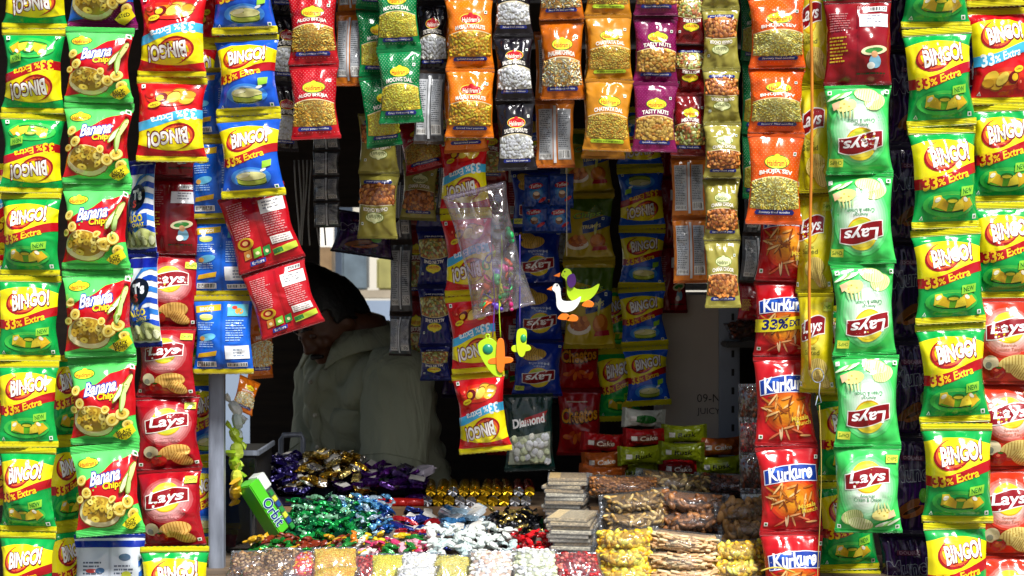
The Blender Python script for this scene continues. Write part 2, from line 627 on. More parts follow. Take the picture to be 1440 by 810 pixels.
def build_variant(art, seed):
    """Meshes of one wrinkled copy of a packet, by part."""
    if seed in art.variants:
        return art.variants[seed]
    A = art.A
    Gf, Gb = grid_surface(art, seed, 1), grid_surface(art, seed, -1)
    Nf = grid_normals(Gf, 1)
    out = []
    # pouch: front and back skins between the seals
    n = (NX + 1) * (NY + 1)
    V = np.concatenate([Gf.reshape(-1, 3), Gb.reshape(-1, 3)])
    if hasattr(art, 'bodymat'):
        V = V * np.array([1.06, 1.3, 1.0])
    F = []; M = []
    for j in range(NY):
        for i in range(NX):
            a = j * (NX + 1) + i
            F.append([a, a + 1, a + NX + 2, a + NX + 1]); M.append(0)
            F.append([n + a, n + a + NX + 1, n + a + NX + 2, n + a + 1]); M.append(1)
    for j in range(NY):
        a = j * (NX + 1)
        F.append([a, a + NX + 1, n + a + NX + 1, n + a]); M.append(0)
        a += NX
        F.append([a, n + a, n + a + NX + 1, a + NX + 1]); M.append(0)
    fm = film(art.base, art.rough, art.metal, art.bump) if not hasattr(art, 'bodymat') else art.bodymat
    bmz = film(art.back, art.rough, art.metal, art.bump) if not hasattr(art, 'bodymat') else art.bodymat
    clear = hasattr(art, 'bodymat')
    pouch_V, pouch_F, pouch_M, pouch_mats = [V], list(F), list(M), [fm, bmz]
    # seals: flat crimped strips with a pinked edge
    for part, v0, v1, endv in (('seal', 0.0, art.sb, 0), ('seal', 1 - art.st, 1.0, 1)):
        if v1 - v0 < .004:
            continue
        SV = []; SF = []; k = 24
        for layer in (-1, 1):
            for r in range(3):
                for i in range(k + 1):
                    x = -.5 + i / k
                    vv = v0 + (v1 - v0) * r / 2
                    if (endv == 0 and r == 0) or (endv == 1 and r == 2):
                        vv += (.004 if i % 2 else -.004) * (1 if endv else -1)
                    wob = .006 * math.sin(6.3 * x + seed) + .004 * math.sin(15 * x + 2 * seed)
                    SV.append((x * 1.0, layer * .0075 + wob, (vv - .5) * A))
        q = 3 * (k + 1)
        for r in range(2):
            for i in range(k):
                a = r * (k + 1) + i
                SF.append([a, a + 1, a + k + 2, a + k + 1]); SF.append([q + a, q + a + k + 1, q + a + k + 2, q + a + 1])
        for i in range(k):
            SF.append([i + 1, i, q + i, q + i + 1]); a = 2 * (k + 1) + i; SF.append([a, a + 1, q + a + 1, q + a])
        for r in range(2):
            a = r * (k + 1); SF.append([a, a + k + 1, q + a + k + 1, q + a]); a += k; SF.append([a + k + 1, a, q + a, q + a + k + 1])
        sm = film(art.seal, .3, art.metal, .7, True) if not clear else art.bodymat
        out.append(('seal', mesh_data('seal', SV, SF, [sm]), None))
    # print
    parts = {}
    for k, P, faces in cut_ops(art):
        part, col, _, _, lift = art.ops[k]
        base = sample(Gf, P[:, 0], P[:, 1], A); nn = sample(Nf, P[:, 0], P[:, 1], A)
        v3 = base + nn * (.0035 + .0008 * lift)
        parts.setdefault(part, []).append((v3, faces, col))
    for part, items in parts.items():
        V = []; F = []; M = []; mats = []; nv = 0; idx = {}
        if part == 'pouch':
            V, F, M, mats = pouch_V, pouch_F, pouch_M, pouch_mats; nv = len(V[0])
        for v3, faces, col in items:
            if col not in idx:
                idx[col] = len(mats)
                mats.append(film(col, art.rough, art.metal if part == 'pouch' else 0.0, art.bump))
            V.append(v3); F += [[i + nv for i in f] for f in faces]; M += [idx[col]] * len(faces); nv += len(v3)
        if part != 'pouch':
            out.append((part, mesh_data(part.split('/')[-1], np.concatenate(V), F, mats, M), None))
    out.insert(0, ('pouch', mesh_data('pouch', np.concatenate(pouch_V), pouch_F, pouch_mats, pouch_M), None))
    if art.fills:
        out.append(('filling', filling_mesh(art, Gf, Nf, seed), 'stuff'))
        if not clear:
            WV = []; WF = []; nv = 0
            for kind, f0, f1, x0, x1 in art.fills:
                rows, cols = 6, 10
                xs = np.linspace(x0, x1, cols + 1)
                for r in range(rows + 1):
                    y = np.array([f0(x) + (f1(x) - f0(x)) * r / rows for x in xs])
                    up = FILL[kind][2][2] * 1.0 * (0.25 + .75 * min(1, min(r, rows - r) / 1.0))
                    WV.append(sample(Gf, xs, y, A) + sample(Nf, xs, y, A) * (up + .006))
                for r in range(rows):
                    for i in range(cols):
                        a = nv + r * (cols + 1) + i
                        WF.append([a, a + 1, a + cols + 2, a + cols + 1])
                nv += (rows + 1) * (cols + 1)
            out.append(('window', mesh_data('window', np.concatenate(WV), WF, [clear_film(gloss=.03)]), None))
    # fold the separate filling print into the filling name
    art.variants[seed] = out
    return out


NTH = 'first second third fourth fifth sixth seventh eighth ninth tenth eleventh twelfth thirteenth fourteenth fifteenth sixteenth seventeenth eighteenth nineteenth twentieth twenty-first twenty-second'.split()
ORD = ['topmost', 'second', 'third', 'fourth', 'fifth', 'sixth', 'seventh', 'eighth', 'ninth']
VAR = random.Random(5)


def packet(art, name, center, W, H, tilt=0.0, yaw=0.0, pitch=0.0, flip=False, label='', cat='packet', group=None, seed=None, dscale=None):
    if seed is None:
        seed = VAR.randint(0, 5)
    root = empty(name, center, (0, 0, 0), (W, dscale or W, H / art.A))
    m = Euler((0, 0, R(yaw))).to_matrix() @ Euler((0, R(tilt), 0)).to_matrix() @ Euler((R(pitch), 0, 0)).to_matrix()
    if flip:
        m = m @ Euler((0, R(180), 0)).to_matrix()
    root.rotation_euler = m.to_euler()
    tag(root, label, cat, group)
    made = {}
    for part, me, kind in sorted(build_variant(art, seed), key=lambda q: '/' in q[0]):
        par, _, sub = part.rpartition('/')
        o = bpy.data.objects.new({'filling': 'food_filling' if kind == 'stuff' else 'window_backing'}.get(part, sub), me)
        link(o, made.get(par, root) if par else root)
        made[part] = o
        if kind or sub in ('lettering', 'small_print', 'bar_code', 'price_label', 'picture', 'filling', 'trim'): o['kind'] = 'stuff'
    return root


def strip(name, joints, Y, arts, flips='', desc='', where='', group=None, yaw=0.0, jitter=12.0, cat='packet', descs=None, start=0, lap=.012):
    """A chain of joined packets; joints are (x, y, width) in photograph pixels at depth Y, top to bottom."""
    n = len(joints) - 1
    s = psz(Y)
    for i in range(n):
        (xa, ya, wa), (xb, yb, wb) = joints[i], joints[i + 1]
        a = arts[i] if isinstance(arts, (list, tuple)) else arts
        top, bot = at(xa, ya, Y), at(xb, yb, Y)
        c = (top + bot) / 2 + Vector((0, VAR.uniform(-.008, .008), 0))
        d = top - bot
        H = d.length + .0005
        tilt = math.degrees(math.atan2(d.x, d.z))
        W = (wa + wb) / 2 * s
        fl = i < len(flips) and flips[i] == 'f'
        dd = descs[i] if descs else desc
        lab = f'{dd}, {ORD[i + start]}{" from top" if i + start else ""} in {where}' if n > 1 or start else f'{dd} {where}'
        packet(a, name, c, W, H, tilt, yaw + VAR.uniform(-jitter, jitter), VAR.uniform(-2.5, 2.5), fl, lab, cat, group, dscale=W * VAR.uniform(.75, 1.3))


# ------------------------------------------------------------------ packet designs
def sq(a, x, y, c='#f4f4f0', r=.028):
    a.rect('lettering', c, x - r, x + r, y - r, y + r)
    a.rect('lettering', '#2a7a2a', x - r * .55, x + r * .55, y - r * .55, y + r * .55)


def corn_chip(kind):
    """Yellow-topped chip packet with a slanted offer band."""
    base, glow = {'green': ('#07a447', '#b6e32c'), 'red': ('#d3121a', '#f3a31a'), 'blue': ('#1458cf', '#7fd0f0')}[kind]
    a = Art(1.3, base, .075, .075, '#f4e812', back=base, depth=.24)
    b0 = lambda x: .50 + .17 * (x + .5) + .035 * math.sin(5 * x - .6)
    b1 = lambda x: .635 + .17 * (x + .5) + .035 * math.sin(5 * x - .6)
    top = lambda x: 1.13 - .30 * (x + .1) ** 2 + .03 * x
    a.band('pouch', '#f8ea0e', b1, top)
    if kind != 'green':
        a.band('pouch', '#c8101a' if kind == 'red' else '#1458cf', lambda x: top(x) - .0, lambda x: 1.21)
    a.band('pouch', '#f4e812', 0.098, .13 if kind == 'blue' else .10)
    # offer band
    a.band('offer_band', '#45b8ea' if kind == 'red' else '#b30f1c', b0, b1)
    ink = '#f2fbff' if kind == 'red' else '#ffd61a'
    w = lambda x, y: (x, y)
    a.text('offer_band', ink, '33', -.31, .575, .19, .16, .03, 0, 6, res=2)
    a.text('offer_band', ink, '%', -.15, .582, .10, .085, .02, 0, 8, res=2)
    a.text('offer_band', ink, 'Extra', .12, .655, .35, .10, .022, .1, 13, res=2)
    # name badge: swoosh and heavy lettering
    a.ell('logo', '#a30d18', -.10, .91, .29, .19, 14, 26)
    a.ell('logo', '#e8602a', -.085, .925, .272, .172, 14, 26)
    a.ell('logo', '#f8ea0e', -.055, .950, .262, .158, 14, 26)
    wp = lambda x, y: (x, y * (1 + .5 * abs(x - .05)) + .10 * x)
    a.text('logo', '#7d0a14', 'BINGO!', .04, .925, .62, .175, .09, .08, 7, wp, res=3)
    a.text('logo', '#fbfbf6', 'BINGO!', .035, .93, .62, .175, .035, .08, 7, wp, res=3)
    # picture
    if kind == 'green':
        a.glow('picture', '#3cc04a', '#e2f43a', 0, .31, .40, .155, 4)
        a.ell('picture', '#18a848', 0, .31, .33, .115)
        a.ell('picture', '#0e3a12', .02, .27, .30, .06, 0)
        a.ell('picture', '#5fae1e', .02, .285, .30, .06, 0)
        for (x, y, r) in ((-.2, .34, 20), (-.12, .30, -15), (.20, .33, -25), (.27, .30, 30), (.13, .29, 8)):
            c, s_ = math.cos(R(r)), math.sin(R(r))
            a.poly('picture', '#f0d838' if x * 7 % 2 < 1 else '#d9b420', [(x + c * px - s_ * py, y + s_ * px + c * py) for px, py in ((-.09, -.05), (.09, -.05), (.07, .06), (-.03, .08))])
        a.ell('picture', '#f4f0d8', -.2, .365, .045, .025, 30)
        a.ell('picture', '#f4f0d8', .23, .365, .04, .025, -30)
        a.ell('picture', '#1f6e1c', .02, .36, .10, .035, 0)
        a.ell('picture', '#d4c62a', .02, .35, .08, .02, 0)
        a.poly('picture', '#8fd43a', [(.14, .40), (.36, .43), (.37, .54), (.15, .51)])
        a.text('picture', '#0a6b2a', 'NEW', .255, .47, .16, .06, .02, 0, 8, res=2)
    elif kind == 'red':
        a.glow('picture', '#d8301a', '#f6b01e', .02, .33, .36, .14, 3)
        for (x, y, rx, ry, r, c) in ((-.24, .34, .13, .09, 20, '#e8c23a'), (-.16, .27, .14, .08, -10, '#d8a828'), (-.05, .33, .12, .08, 30, '#efd052'), (-.28, .28, .10, .06, 0, '#c8941c')):
            a.ell('picture', '#8a4a0a', x, y - .012, rx, ry, r, 14); a.ell('picture', c, x, y, rx * .95, ry * .9, r, 14)
        a.ell('picture', '#6e0a10', .14, .34, .10, .075, 15)
        a.ell('picture', '#f2c020', .16, .35, .06, .045, 15)
        a.ell('picture', '#c01a14', .30, .27, .085, .08, 0)
        a.ell('picture', '#f08a60', .28, .30, .02, .02, 0)
        a.ell('picture', '#e8d020', .24, .45, .10, .04, 12)
        a.text('picture', '#7a3a00', 'Chips', .24, .45, .12, .035, .02, 0, 12, res=2)
    else:
        a.glow('picture', '#3f8ee6', '#d6f2f6', .02, .32, .34, .15, 4)
        a.ell('picture', '#184a20', .03, .235, .24, .055)
        a.ell('picture', '#b8cc4a', .03, .255, .24, .055)
        a.rect('picture', '#b8cc4a', -.21, .27, .255, .32)
        a.ell('picture', '#3c6420', .03, .32, .245, .06)
        a.ell('picture', '#e4e29a', .03, .335, .25, .065)
        a.poly('picture', '#8aa03a', [(.0, .34), (.02, .40), (.035, .40), (.015, .33)])
        a.ell('picture', '#f3f1c8', -.07, .355, .11, .03, 10)
        a.ell('picture', '#eef2f4', .25, .42, .055, .02, 20)
        a.poly('picture', '#9ad43a', [(.24, .44), (.38, .48), (.40, .58), (.25, .55)])
    a.poly('lettering', '#e8f0e8', [(-.42, .13), (-.36, .13), (-.39, .18)])
    a.poly('lettering', base, [(-.405, .138), (-.375, .138), (-.39, .165)])
    sq(a, .40, .16)
    return a


def banana_chip(alt=False):
    g = '#55de62'
    a = Art(1.22, g if not alt else '#7a1560', .075, .085, '#58e066' if not alt else '#8a1560', depth=.24)
    gl, gh = ('#1fae38', '#62e46c') if not alt else ('#5c0f52', '#2a6fd0')
    r1 = hermite((-.5, .70), (-.1, .84), (.2, 1.00), (.5, 1.08))
    r0 = hermite((-.5, .10), (-.25, .14), (.1, .26), (.5, .40))
    a.band('pouch', '#c30f1a' if not alt else '#1f63c8', r0, r1)
    a.band('pouch', gh, r1, lambda x: 1.12 if r1(x) < 1.11 else r1(x) + .005)
    a.dots('pouch', '#8cf08c' if not alt else '#c060b0', lambda x: .11, r0, .05, .006)
    a.ell('logo', '#0c7a2a', -.26, .985, .175, .072, 3)
    a.ell('logo', '#f5e02a', -.26, .985, .16, .06, 3)
    a.text('logo', '#c01018', "Haldiram's", -.26, .977, .27, .062, .012, .12, 3, res=2)
    a.ell('logo', '#f5e02a', -.255, 1.035, .04, .03)
    wp = lambda x, y: (x, y + .25 * x)
    a.text('name', '#1340a0', 'Banana', .0, .80, .50, .17, .09, .35, 3, wp, res=3)
    a.text('name', '#fbfbff', 'Banana', .0, .80, .50, .17, .025, .35, 3, wp, res=3)
    a.text('name', '#7a0a10', 'Chips', .12, .665, .31, .11, .07, .1, 5, res=3)
    a.text('name', '#f9e018', 'Chips', .12, .67, .31, .11, .03, .1, 5, res=3)
    # bowl heaped with slices, slices around it, split bananas at the right
    a.ell('picture', '#8a6a20', -.13, .335, .34, .215, -6, 22)
    a.ell('picture', '#efe6b0', -.13, .345, .335, .21, -6, 22)
    a.ell('picture', '#b9942c', -.12, .37, .29, .175, -6, 20)
    rg = random.Random(4)
    cols = ['#e9d24e', '#d8b83a', '#f0e07a', '#c9a530', '#b08a28']
    a.lay += 1
    for k in range(26):
        an = rg.uniform(0, 6.28); q = rg.uniform(0, 1) ** .5
        a.ell('picture', cols[k % 5], -.12 + .25 * q * math.cos(an), .385 + .14 * q * math.sin(an), rg.uniform(.045, .07), rg.uniform(.03, .045), rg.uniform(0, 180), 9)
        a.ell('picture', '#8a6a1a', a.ops[-1][2][:, 0].mean(), a.ops[-1][2][:, 1].mean(), .016, .011, 0, 6)
    for (x, y, r) in ((-.36, .76, .075), (-.29, .60, .08), (-.40, .52, .06), (.19, .37, .095), (.32, .44, .09), (.37, .30, .07), (.10, .50, .06)):
        a.ell('picture', '#a8801c', x, y - .008, r, r * .85, 15, 16)
        a.ell('picture', '#f2e27a', x, y, r * .94, r * .8, 15, 16)
        a.ell('picture', '#d8b840', x, y, r * .6, r * .5, 15, 12)
        a.ell('picture', '#7a5c14', x, y, r * .2, r * .16, 15, 8)
    for (x0, y0, r, c) in ((.30, .72, -35, '#f4ecc0'), (.38, .80, -20, '#e8dc90'), (.33, .62, -10, '#bfe08a')):
        a.ell('picture', '#7a9a2a', x0, y0, .035, .17, r, 14)
        a.ell('picture', c, x0 + .008, y0 + .005, .026, .155, r, 14)
    a.poly('flag', '#f2e420', [(.18, .175), (.33, .10), (.46, .19), (.42, .30), (.28, .25)])
    a.text('flag', '#1a1a08', 'SALTED' if alt else 'BLACK', .32, .215, .17, .045, .02, 0, 8, res=2)
    if not alt:
        a.text('flag', '#1a1a08', 'PEPPER', .325, .165, .17, .045, .02, 0, 8, res=2)
    sq(a, .44, 1.05)
    return a


def potato_chip(kind):
    P = {'red': ('#a80c1c', '#f3c8c4', '#f8f0e0', '#a00a18'), 'green': ('#3fce5e', '#e4fad8', '#fcfff8', '#2cc452'),
         'blue': ('#0f2f9a', '#4a78d8', '#dfe8f6', '#0c2480'), 'yellow': ('#d8c80c', '#f4ea70', '#fff8d0', '#cfc010'),
         'orange': ('#d2361c', '#f8c8a8', '#fff6e8', '#c82a14')}
    base, g1, g2, seal = P[kind]
    a = Art(1.3, base, .045, .045, seal, depth=.24, pinch=.11)
    cy = .86
    a.glow('pouch', base if kind != 'green' else '#5cd878', g2 if kind in ('green', 'orange') else g1, 0, .80 if kind != 'green' else .66, .46, .40 if kind != 'green' else .52, 9)
    a.ell('logo', '#e0b00c', 0, cy, .25, .235, 0, 26)
    a.ell('logo', '#f8de30', .0, cy + .01, .24, .225, 0, 26)
    if kind in ('green', 'blue', 'red'):
        a.ell('logo', '#cfd83a' if kind != 'blue' else '#b8c838', .0, cy - .06, .20, .14, 0, 22)
        a.ell('logo', '#f4e450', .0, cy + .04, .21, .15, 0, 22)
    bn = lambda o: arc(lambda x: cy - .125 - o + .05 * math.sin(5 * x), lambda x: cy + .10 + o + .05 * math.sin(5 * x + .5) - .25 * x * x, 14, -.34 - o, .34 + o)
    a.poly('logo', '#f6f2ea', bn(.014))
    a.poly('logo', '#8e0c18', bn(0))
    wp = lambda x, y: (x, y * (1.12 - .25 * abs(x + .3)) + .10 * x)
    a.text('logo', '#ffffff', "Lays", .0, cy - .012, .56, .205, .02, .18, 2, wp, res=4)
    t = {'red': ['Spanish', 'Tomato Tango'], 'green': ['American', 'Cream & Onion'], 'blue': ['Magic', 'Masala'], 'yellow': ['Classic', 'Salted'], 'orange': ['Spanish', 'Tomato Tango']}[kind]
    ink = {'red': '#e8a8a8', 'green': '#3a9a5a', 'blue': '#c8d8f8', 'yellow': '#6a6a20', 'orange': '#c06a4a'}[kind]
    a.text('lettering', ink, t[0], .0, .595, .24, .05, .005, 0, 0, res=2)
    a.text('lettering', ink, t[1], .0, .535, .44, .06, .005, 0, 0, res=2)
    # crisps
    def crisp(x, y, rx, ry, rot, c, d):
        a.ell('picture', d, x + .008, y - .014, rx, ry, rot, 20)
        a.ell('picture', c, x, y, rx, ry, rot, 20)
        l0 = a.lay + 1
        for k in range(-4, 5):
            o = k * rx / 5.2
            hh = ry * math.sqrt(max(0, 1 - (o / rx) ** 2)) * .92
            cr, sr = math.cos(R(rot)), math.sin(R(rot))
            q = [(o - .006, -hh), (o + .006, -hh), (o + .006 + .02, hh), (o - .006 + .02, hh)]
            a.poly('picture', d, [(x + cr * u - sr * v, y + sr * u + cr * v) for u, v in q], l0)
        a.lay = l0
    if kind == 'green':
        crisp(-.24, .27, .17, .11, 15, '#dfe8a0', '#a8c468')
        crisp(-.12, .17, .19, .09, -8, '#e8eeb4', '#b4cc74')
        a.ell('picture', '#f2e68a', .22, .31, .16, .09, 10, 14)
        for (x, y) in ((.18, .33), (.25, .29), (.30, .34)):
            a.ell('picture', '#d0b040', x, y, .016, .012, 0, 8)
        a.poly('picture', '#f4c89a', [(.30, .24), (.42, .28), (.40, .38), (.32, .34)])
        for k in range(4):
            a.ell('picture', ['#f6fbe8', '#d8f0c0', '#86cc5a', '#eaf8d8'][k], .20 + .06 * k, .16 + .01 * k, .11, .018, 25, 10)
        for k in range(5):
            a.ell('picture', '#e0d890' if k % 2 else '#c0e0a0', .12 + .05 * k, .43, .012, .07, -8 + 6 * k, 8)
    else:
        c, d = {'red': ('#e8b860', '#b87c28'), 'blue': ('#d8b04c', '#96702a'), 'yellow': ('#e8cf70', '#a88c30'), 'orange': ('#ead27a', '#b89038')}[kind]
        crisp(.10, .33, .26, .13, 8, c, d)
        crisp(.20, .20, .19, .10, -25, c, d)
        if kind in ('red', 'orange'):
            a.ell('picture', '#d8c8a0', -.27, .34, .12, .11, 0, 14)
            a.ell('picture', '#8a8a78', -.30, .30, .05, .05, 0, 10)
            a.ell('picture', '#b01610', -.15, .19, .12, .10, 0, 16)
            a.ell('picture', '#e86a4a', -.18, .23, .03, .02, 0, 8)
            a.ell('picture', '#2a6a1a', -.15, .27, .05, .015, 0, 8)
    a.poly('flag', '#d8e04a', [(.28, 1.06), (.46, 1.06), (.46, 1.17), (.28, 1.17)])
    a.text('flag', '#3a7a20', 'CHIPS', .37, 1.115, .15, .05, .01, 0, 0, res=2)
    sq(a, -.43, .12); sq(a, .43, .12)
    return a


def nut(kind, head, dark, logo='y', title='', strapc='#1c2a7a', strap='Crispy fried snack', arch=.05, dots=None):
    """Small packet with a coloured head, a name oval and a clear window onto the filling."""
    a = Art(1.45, head, .05, .055, head, depth=.22, pinch=.13, back=dark)
    w1 = lambda x: .70 + arch - arch * 7 * x * x
    w0 = lambda x: .235 + .15 * x * x
    if dots:
        a.dots('pouch', dots, lambda x: w1(x) + .03, lambda x: 1.34, .075, .0075, avoid=lambda x, y: (x / .26) ** 2 + ((y - 1.0) / .13) ** 2 < 1)
        a.dots('pouch', dots, lambda x: .09, lambda x: .17, .075, .0075)
    a.fill(kind, w0, w1, -.47, .47, dark)
    a.band('trim', '#e8d8a8', lambda x: w1(x), lambda x: w1(x) + .016, -.47, .47)
    lo, li = (('#2c7a1e', '#f4e12a'), '#c01818') if logo == 'y' else ((('#f0d840', '#c01420'), '#fff4e0') if logo == 'r' else (('#6a8a30', '#e8eeb0'), '#4a5a20'))
    a.ell('logo', lo[0], .02, .99, .255, .115, 0, 22)
    a.ell('logo', lo[1], .02, .99, .24, .10, 0, 22)
    a.ell('logo', lo[1], .02, 1.07, .06, .05, 0, 12)
    a.text('logo', li, "Haldiram's", .02, .975, .40, .095, .014, .12, 0, res=2)
    wp = lambda x, y: (x, y - 1.5 * x * x + .2)
    a.text('name', '#fbf6ea', title, .0, .80 + arch * .4, min(.66, .075 * len(title)), .078, .03, 0, 0, wp, res=2)
    a.rect('lettering', '#e8dcc0', -.16, .20, .868, .876)
    a.poly('strap', strapc, [(-.34, .165), (.34, .165), (.37, .20), (.34, .24), (-.34, .24), (-.37, .20)])
    a.text('strap', '#f0f0f4' if strapc != '#b8d832' else '#1c3a10', strap, 0, .20, .58, .042, .012, .1, 0, res=2)
    sq(a, .36, 1.12, r=.03)
    return a


def masala_stick(offer=False, munch=True):
    a = Art(1.3, '#c4101a', .05, .05, '#b60e18', depth=.24, pinch=.12)
    a.glow('pouch', '#d03414', '#f2a01c', .02, .52, .42, .34, 7)
    bn = lambda o: arc(lambda x: .80 - o - .10 * (x + .05) ** 2 * 2 + .05 * x, lambda x: 1.02 + o + .06 * x - .25 * x * x, 14, -.43 - o, .45 + o)
    a.poly('logo', '#e8e8f4', bn(.012)); a.poly('logo', '#123a9c', bn(0))
    for (x, y, rx) in ((-.25, .95, .14), (.2, .86, .16)):
        a.ell('logo', '#2a62cc', x, y, rx, .03, 8, 12)
    wp = lambda x, y: (x, y * (1 + .12 * math.sin(21 * x)) + .06 * math.sin(14 * x) + .12 * x)
    a.text('logo', '#ffffff', 'Kurkure', .0, .91, .74, .20, .03, .1, 2, wp, res=3)
    rg = random.Random(9)
    l0 = a.lay
    for k in range(34):
        x, y, an = rg.uniform(-.36, .36), rg.uniform(.40, .74) if k < 26 else rg.uniform(.16, .34), rg.uniform(0, 180)
        c = ['#c8782a', '#e0a050', '#a8581a', '#f0c480', '#8a3e12'][k % 5] if k < 26 else ['#f0b070', '#e87a50', '#f4d0a0'][k % 3]
        a.lay = l0 + k % 6
        a.ell('picture', '#7a3408', x + .006, y - .008, rg.uniform(.08, .12), .018, an, 8)
        a.ell('picture', c, x, y, rg.uniform(.08, .12), .016, an, 8)
    a.lay = l0 + 14
    if offer:
        a.poly('offer_band', '#f0e020', [(-.5, .42), (.5, .52), (.5, .74), (-.5, .64)])
        a.text('offer_band', '#14206a', '33%', -.16, .575, .46, .16, .04, .15, 5, res=3)
        a.text('offer_band', '#14206a', 'EXTRA', .27, .61, .34, .10, .03, .1, 5, res=2)
    elif munch:
        a.text('lettering', '#f8d848', 'Masala', .24, .42, .30, .065, .015, .1, 6, res=2)
        a.text('lettering', '#f8d848', 'Munch', .29, .35, .26, .065, .015, .1, 6, res=2)
    sq(a, -.42, .15); sq(a, .44, 1.12)
    return a


def back_panel(base, seal, style, metal=0.0):
    """Rear side of a packet: small print, price label, bar code, a rear seam."""
    a = Art(1.3, base, .07 if style == 'blue' else .045, .07 if style == 'blue' else .045, seal, depth=.17, pinch=.085)
    rg = random.Random(3)
    ink = {'red': '#d88a8a', 'maroon': '#b06a6a', 'blue': '#9cc4f4', 'silver': '#4a5058', 'white': '#5a6478'}[style]
    a.rect('seam', tuple(x * .8 for x in lin(base)), -.02, .02, .1, 1.2)
    def rows(x0, x1, y0, y1, step, c=ink):
        y = y0; a.lay += 1; l = a.lay
        while y < y1:
            e = x0 + (x1 - x0) * rg.uniform(.7, 1)
            x = x0
            while x < e - .02:
                q = min(e, x + rg.uniform(.03, .09)); a.rect('small_print', c, x, q - .012, y, y + step * .45, l); x = q
            y += step
    def bar(x0, x1, y0, y1):
        a.rect('bar_code', '#f2f2ee', x0, x1, y0, y1); l = a.lay + 1; x = x0 + .015
        while x < x1 - .02:
            q = rg.choice([.006, .01, .016]); a.rect('bar_code', '#14141a', x, x + q, y0 + .015, y1 - .01, l); x += q + rg.choice([.007, .012])
        a.lay = l
    if style == 'red':
        bar(.18, .42, 1.12, 1.20); a.rect('price_label', '#f4f2ec', .08, .46, .86, 1.09)
        rows(.13, .40, .93, 1.05, .05, '#8a8a90'); rows(.10, .44, .50, .84, .04); rows(-.42, -.08, .56, 1.14, .038)
        a.rect('price_label', '#ece6de', .12, .44, .34, .47); rows(.14, .42, .36, .45, .035, '#9a8a8a')
        a.ell('picture', '#c8a020', -.28, .46, .13, .10); a.ell('picture', '#a01010', -.28, .47, .09, .065); a.ell('picture', '#f0c070', -.28, .47, .05, .035)
        for k, c in enumerate(('#d88a3a', '#7cc43a', '#2a9a4a')):
            a.poly('picture', c, [(-.36 + .15 * k, .20), (-.24 + .15 * k, .22), (-.22 + .15 * k, .36), (-.34 + .15 * k, .34)])
            a.ell('picture', '#f0e8b0', -.29 + .15 * k, .27, .03, .03, 0, 8)
        a.poly('logo', '#1a3c9c', [(-.30, .09), (-.06, .11), (-.05, .18), (-.29, .165)])
        a.text('logo', '#ffffff', 'Kurkure', -.175, .137, .18, .05, .01, .1, 4, res=2)
        a.poly('flag', '#b8cc3a', [(.10, .16), (.46, .20), (.46, .30), (.10, .26)]); a.poly('flag', '#2a7a3a', [(.10, .18), (.24, .195), (.24, .27), (.10, .255)])
    elif style == 'maroon':
        bar(.16, .44, 1.10, 1.18); a.rect('price_label', '#eef0f2', .02, .46, .86, 1.06); rows(.14, .40, .93, 1.03, .045, '#8a8a96')
        rows(-.44, -.10, .80, 1.10, .038); rows(-.44, -.14, .34, .74, .05, '#c8a828')
        a.ell('picture', '#e8dcb0', .24, .50, .20, .07, 8); a.ell('picture', '#3a8a3a', .24, .50, .14, .04, 8)
        a.ell('picture', '#7ab0c8', .26, .34, .09, .10); a.ell('picture', '#d8a070', .25, .44, .05, .05); a.ell('picture', '#e8e8e0', .20, .28, .06, .05)
        rows(-.02, .46, .16, .19, .05, '#0c3a1a')
    elif style == 'blue':
        a.poly('logo', '#d8b420', [(-.46, 1.02), (-.02, 1.06), (-.02, 1.16), (-.46, 1.13)])
        a.text('logo', '#fff8f0', 'BINGO!', -.27, 1.087, .24, .055, .03, .05, 4, res=2)
        a.ell('picture', '#c8d85a', -.28, .94, .12, .045); a.ell('picture', '#e4e29a', -.28, .965, .12, .035)
        rows(-.44, -.10, .74, .88, .036); a.ell('picture', '#6ac0e8', -.26, .62, .16, .06, 8); a.ell('picture', '#e0a850', -.36, .60, .05, .04)
        rows(-.42, -.10, .46, .55, .036); a.poly('flag', '#d8a81c', [(-.44, .28), (-.10, .32), (-.08, .40), (-.42, .35)])
        bar(-.44, -.10, .13, .22); rows(.08, .44, .56, .92, .04); a.rect('price_label', '#eef2f6', .06, .46, .26, .48); rows(.20, .40, .30, .44, .05, '#8090a8')
        a.rect('picture', '#58b8c8', .10, .44, .96, 1.15); a.ell('picture', '#e8a040', .30, 1.04, .07, .05); a.ell('picture', '#d03a2a', .22, 1.10, .05, .03)
        bar(.08, .42, .13, .20)
    elif style == 'silver':
        a.rect('small_print', '#b8bcc0', -.42, -.06, .16, 1.14); rows(-.40, -.09, .3, 1.1, .036)
        a.rect('small_print', '#a8acb0', .08, .42, .16, 1.14); rows(.10, .40, .40, 1.1, .036); bar(.10, .40, .18, .34); bar(-.40, -.10, .18, .27)
        a.rect('seam', '#d8dce0', -.035, .035, .1, 1.2)
    else:
        a.band('pouch', '#1830a0', 1.12, 1.21); rows(-.40, -.06, .3, .95, .05); rows(.06, .38, .4, .9, .05)
        a.ell('logo', '#b8342a', -.28, .80, .08, .03); a.ell('logo', '#3a6a9a', -.15, .80, .07, .04); a.ell('logo', '#4a6a8a', .22, .98, .09, .05); a.ell('logo', '#c8d040', .24, .74, .07, .05)
        for k in range(5):
            a.poly('pouch', '#2a6ac8', [(.42, .2 + .16 * k), (.49, .26 + .16 * k), (.49, .34 + .16 * k), (.42, .28 + .16 * k)])
    return a


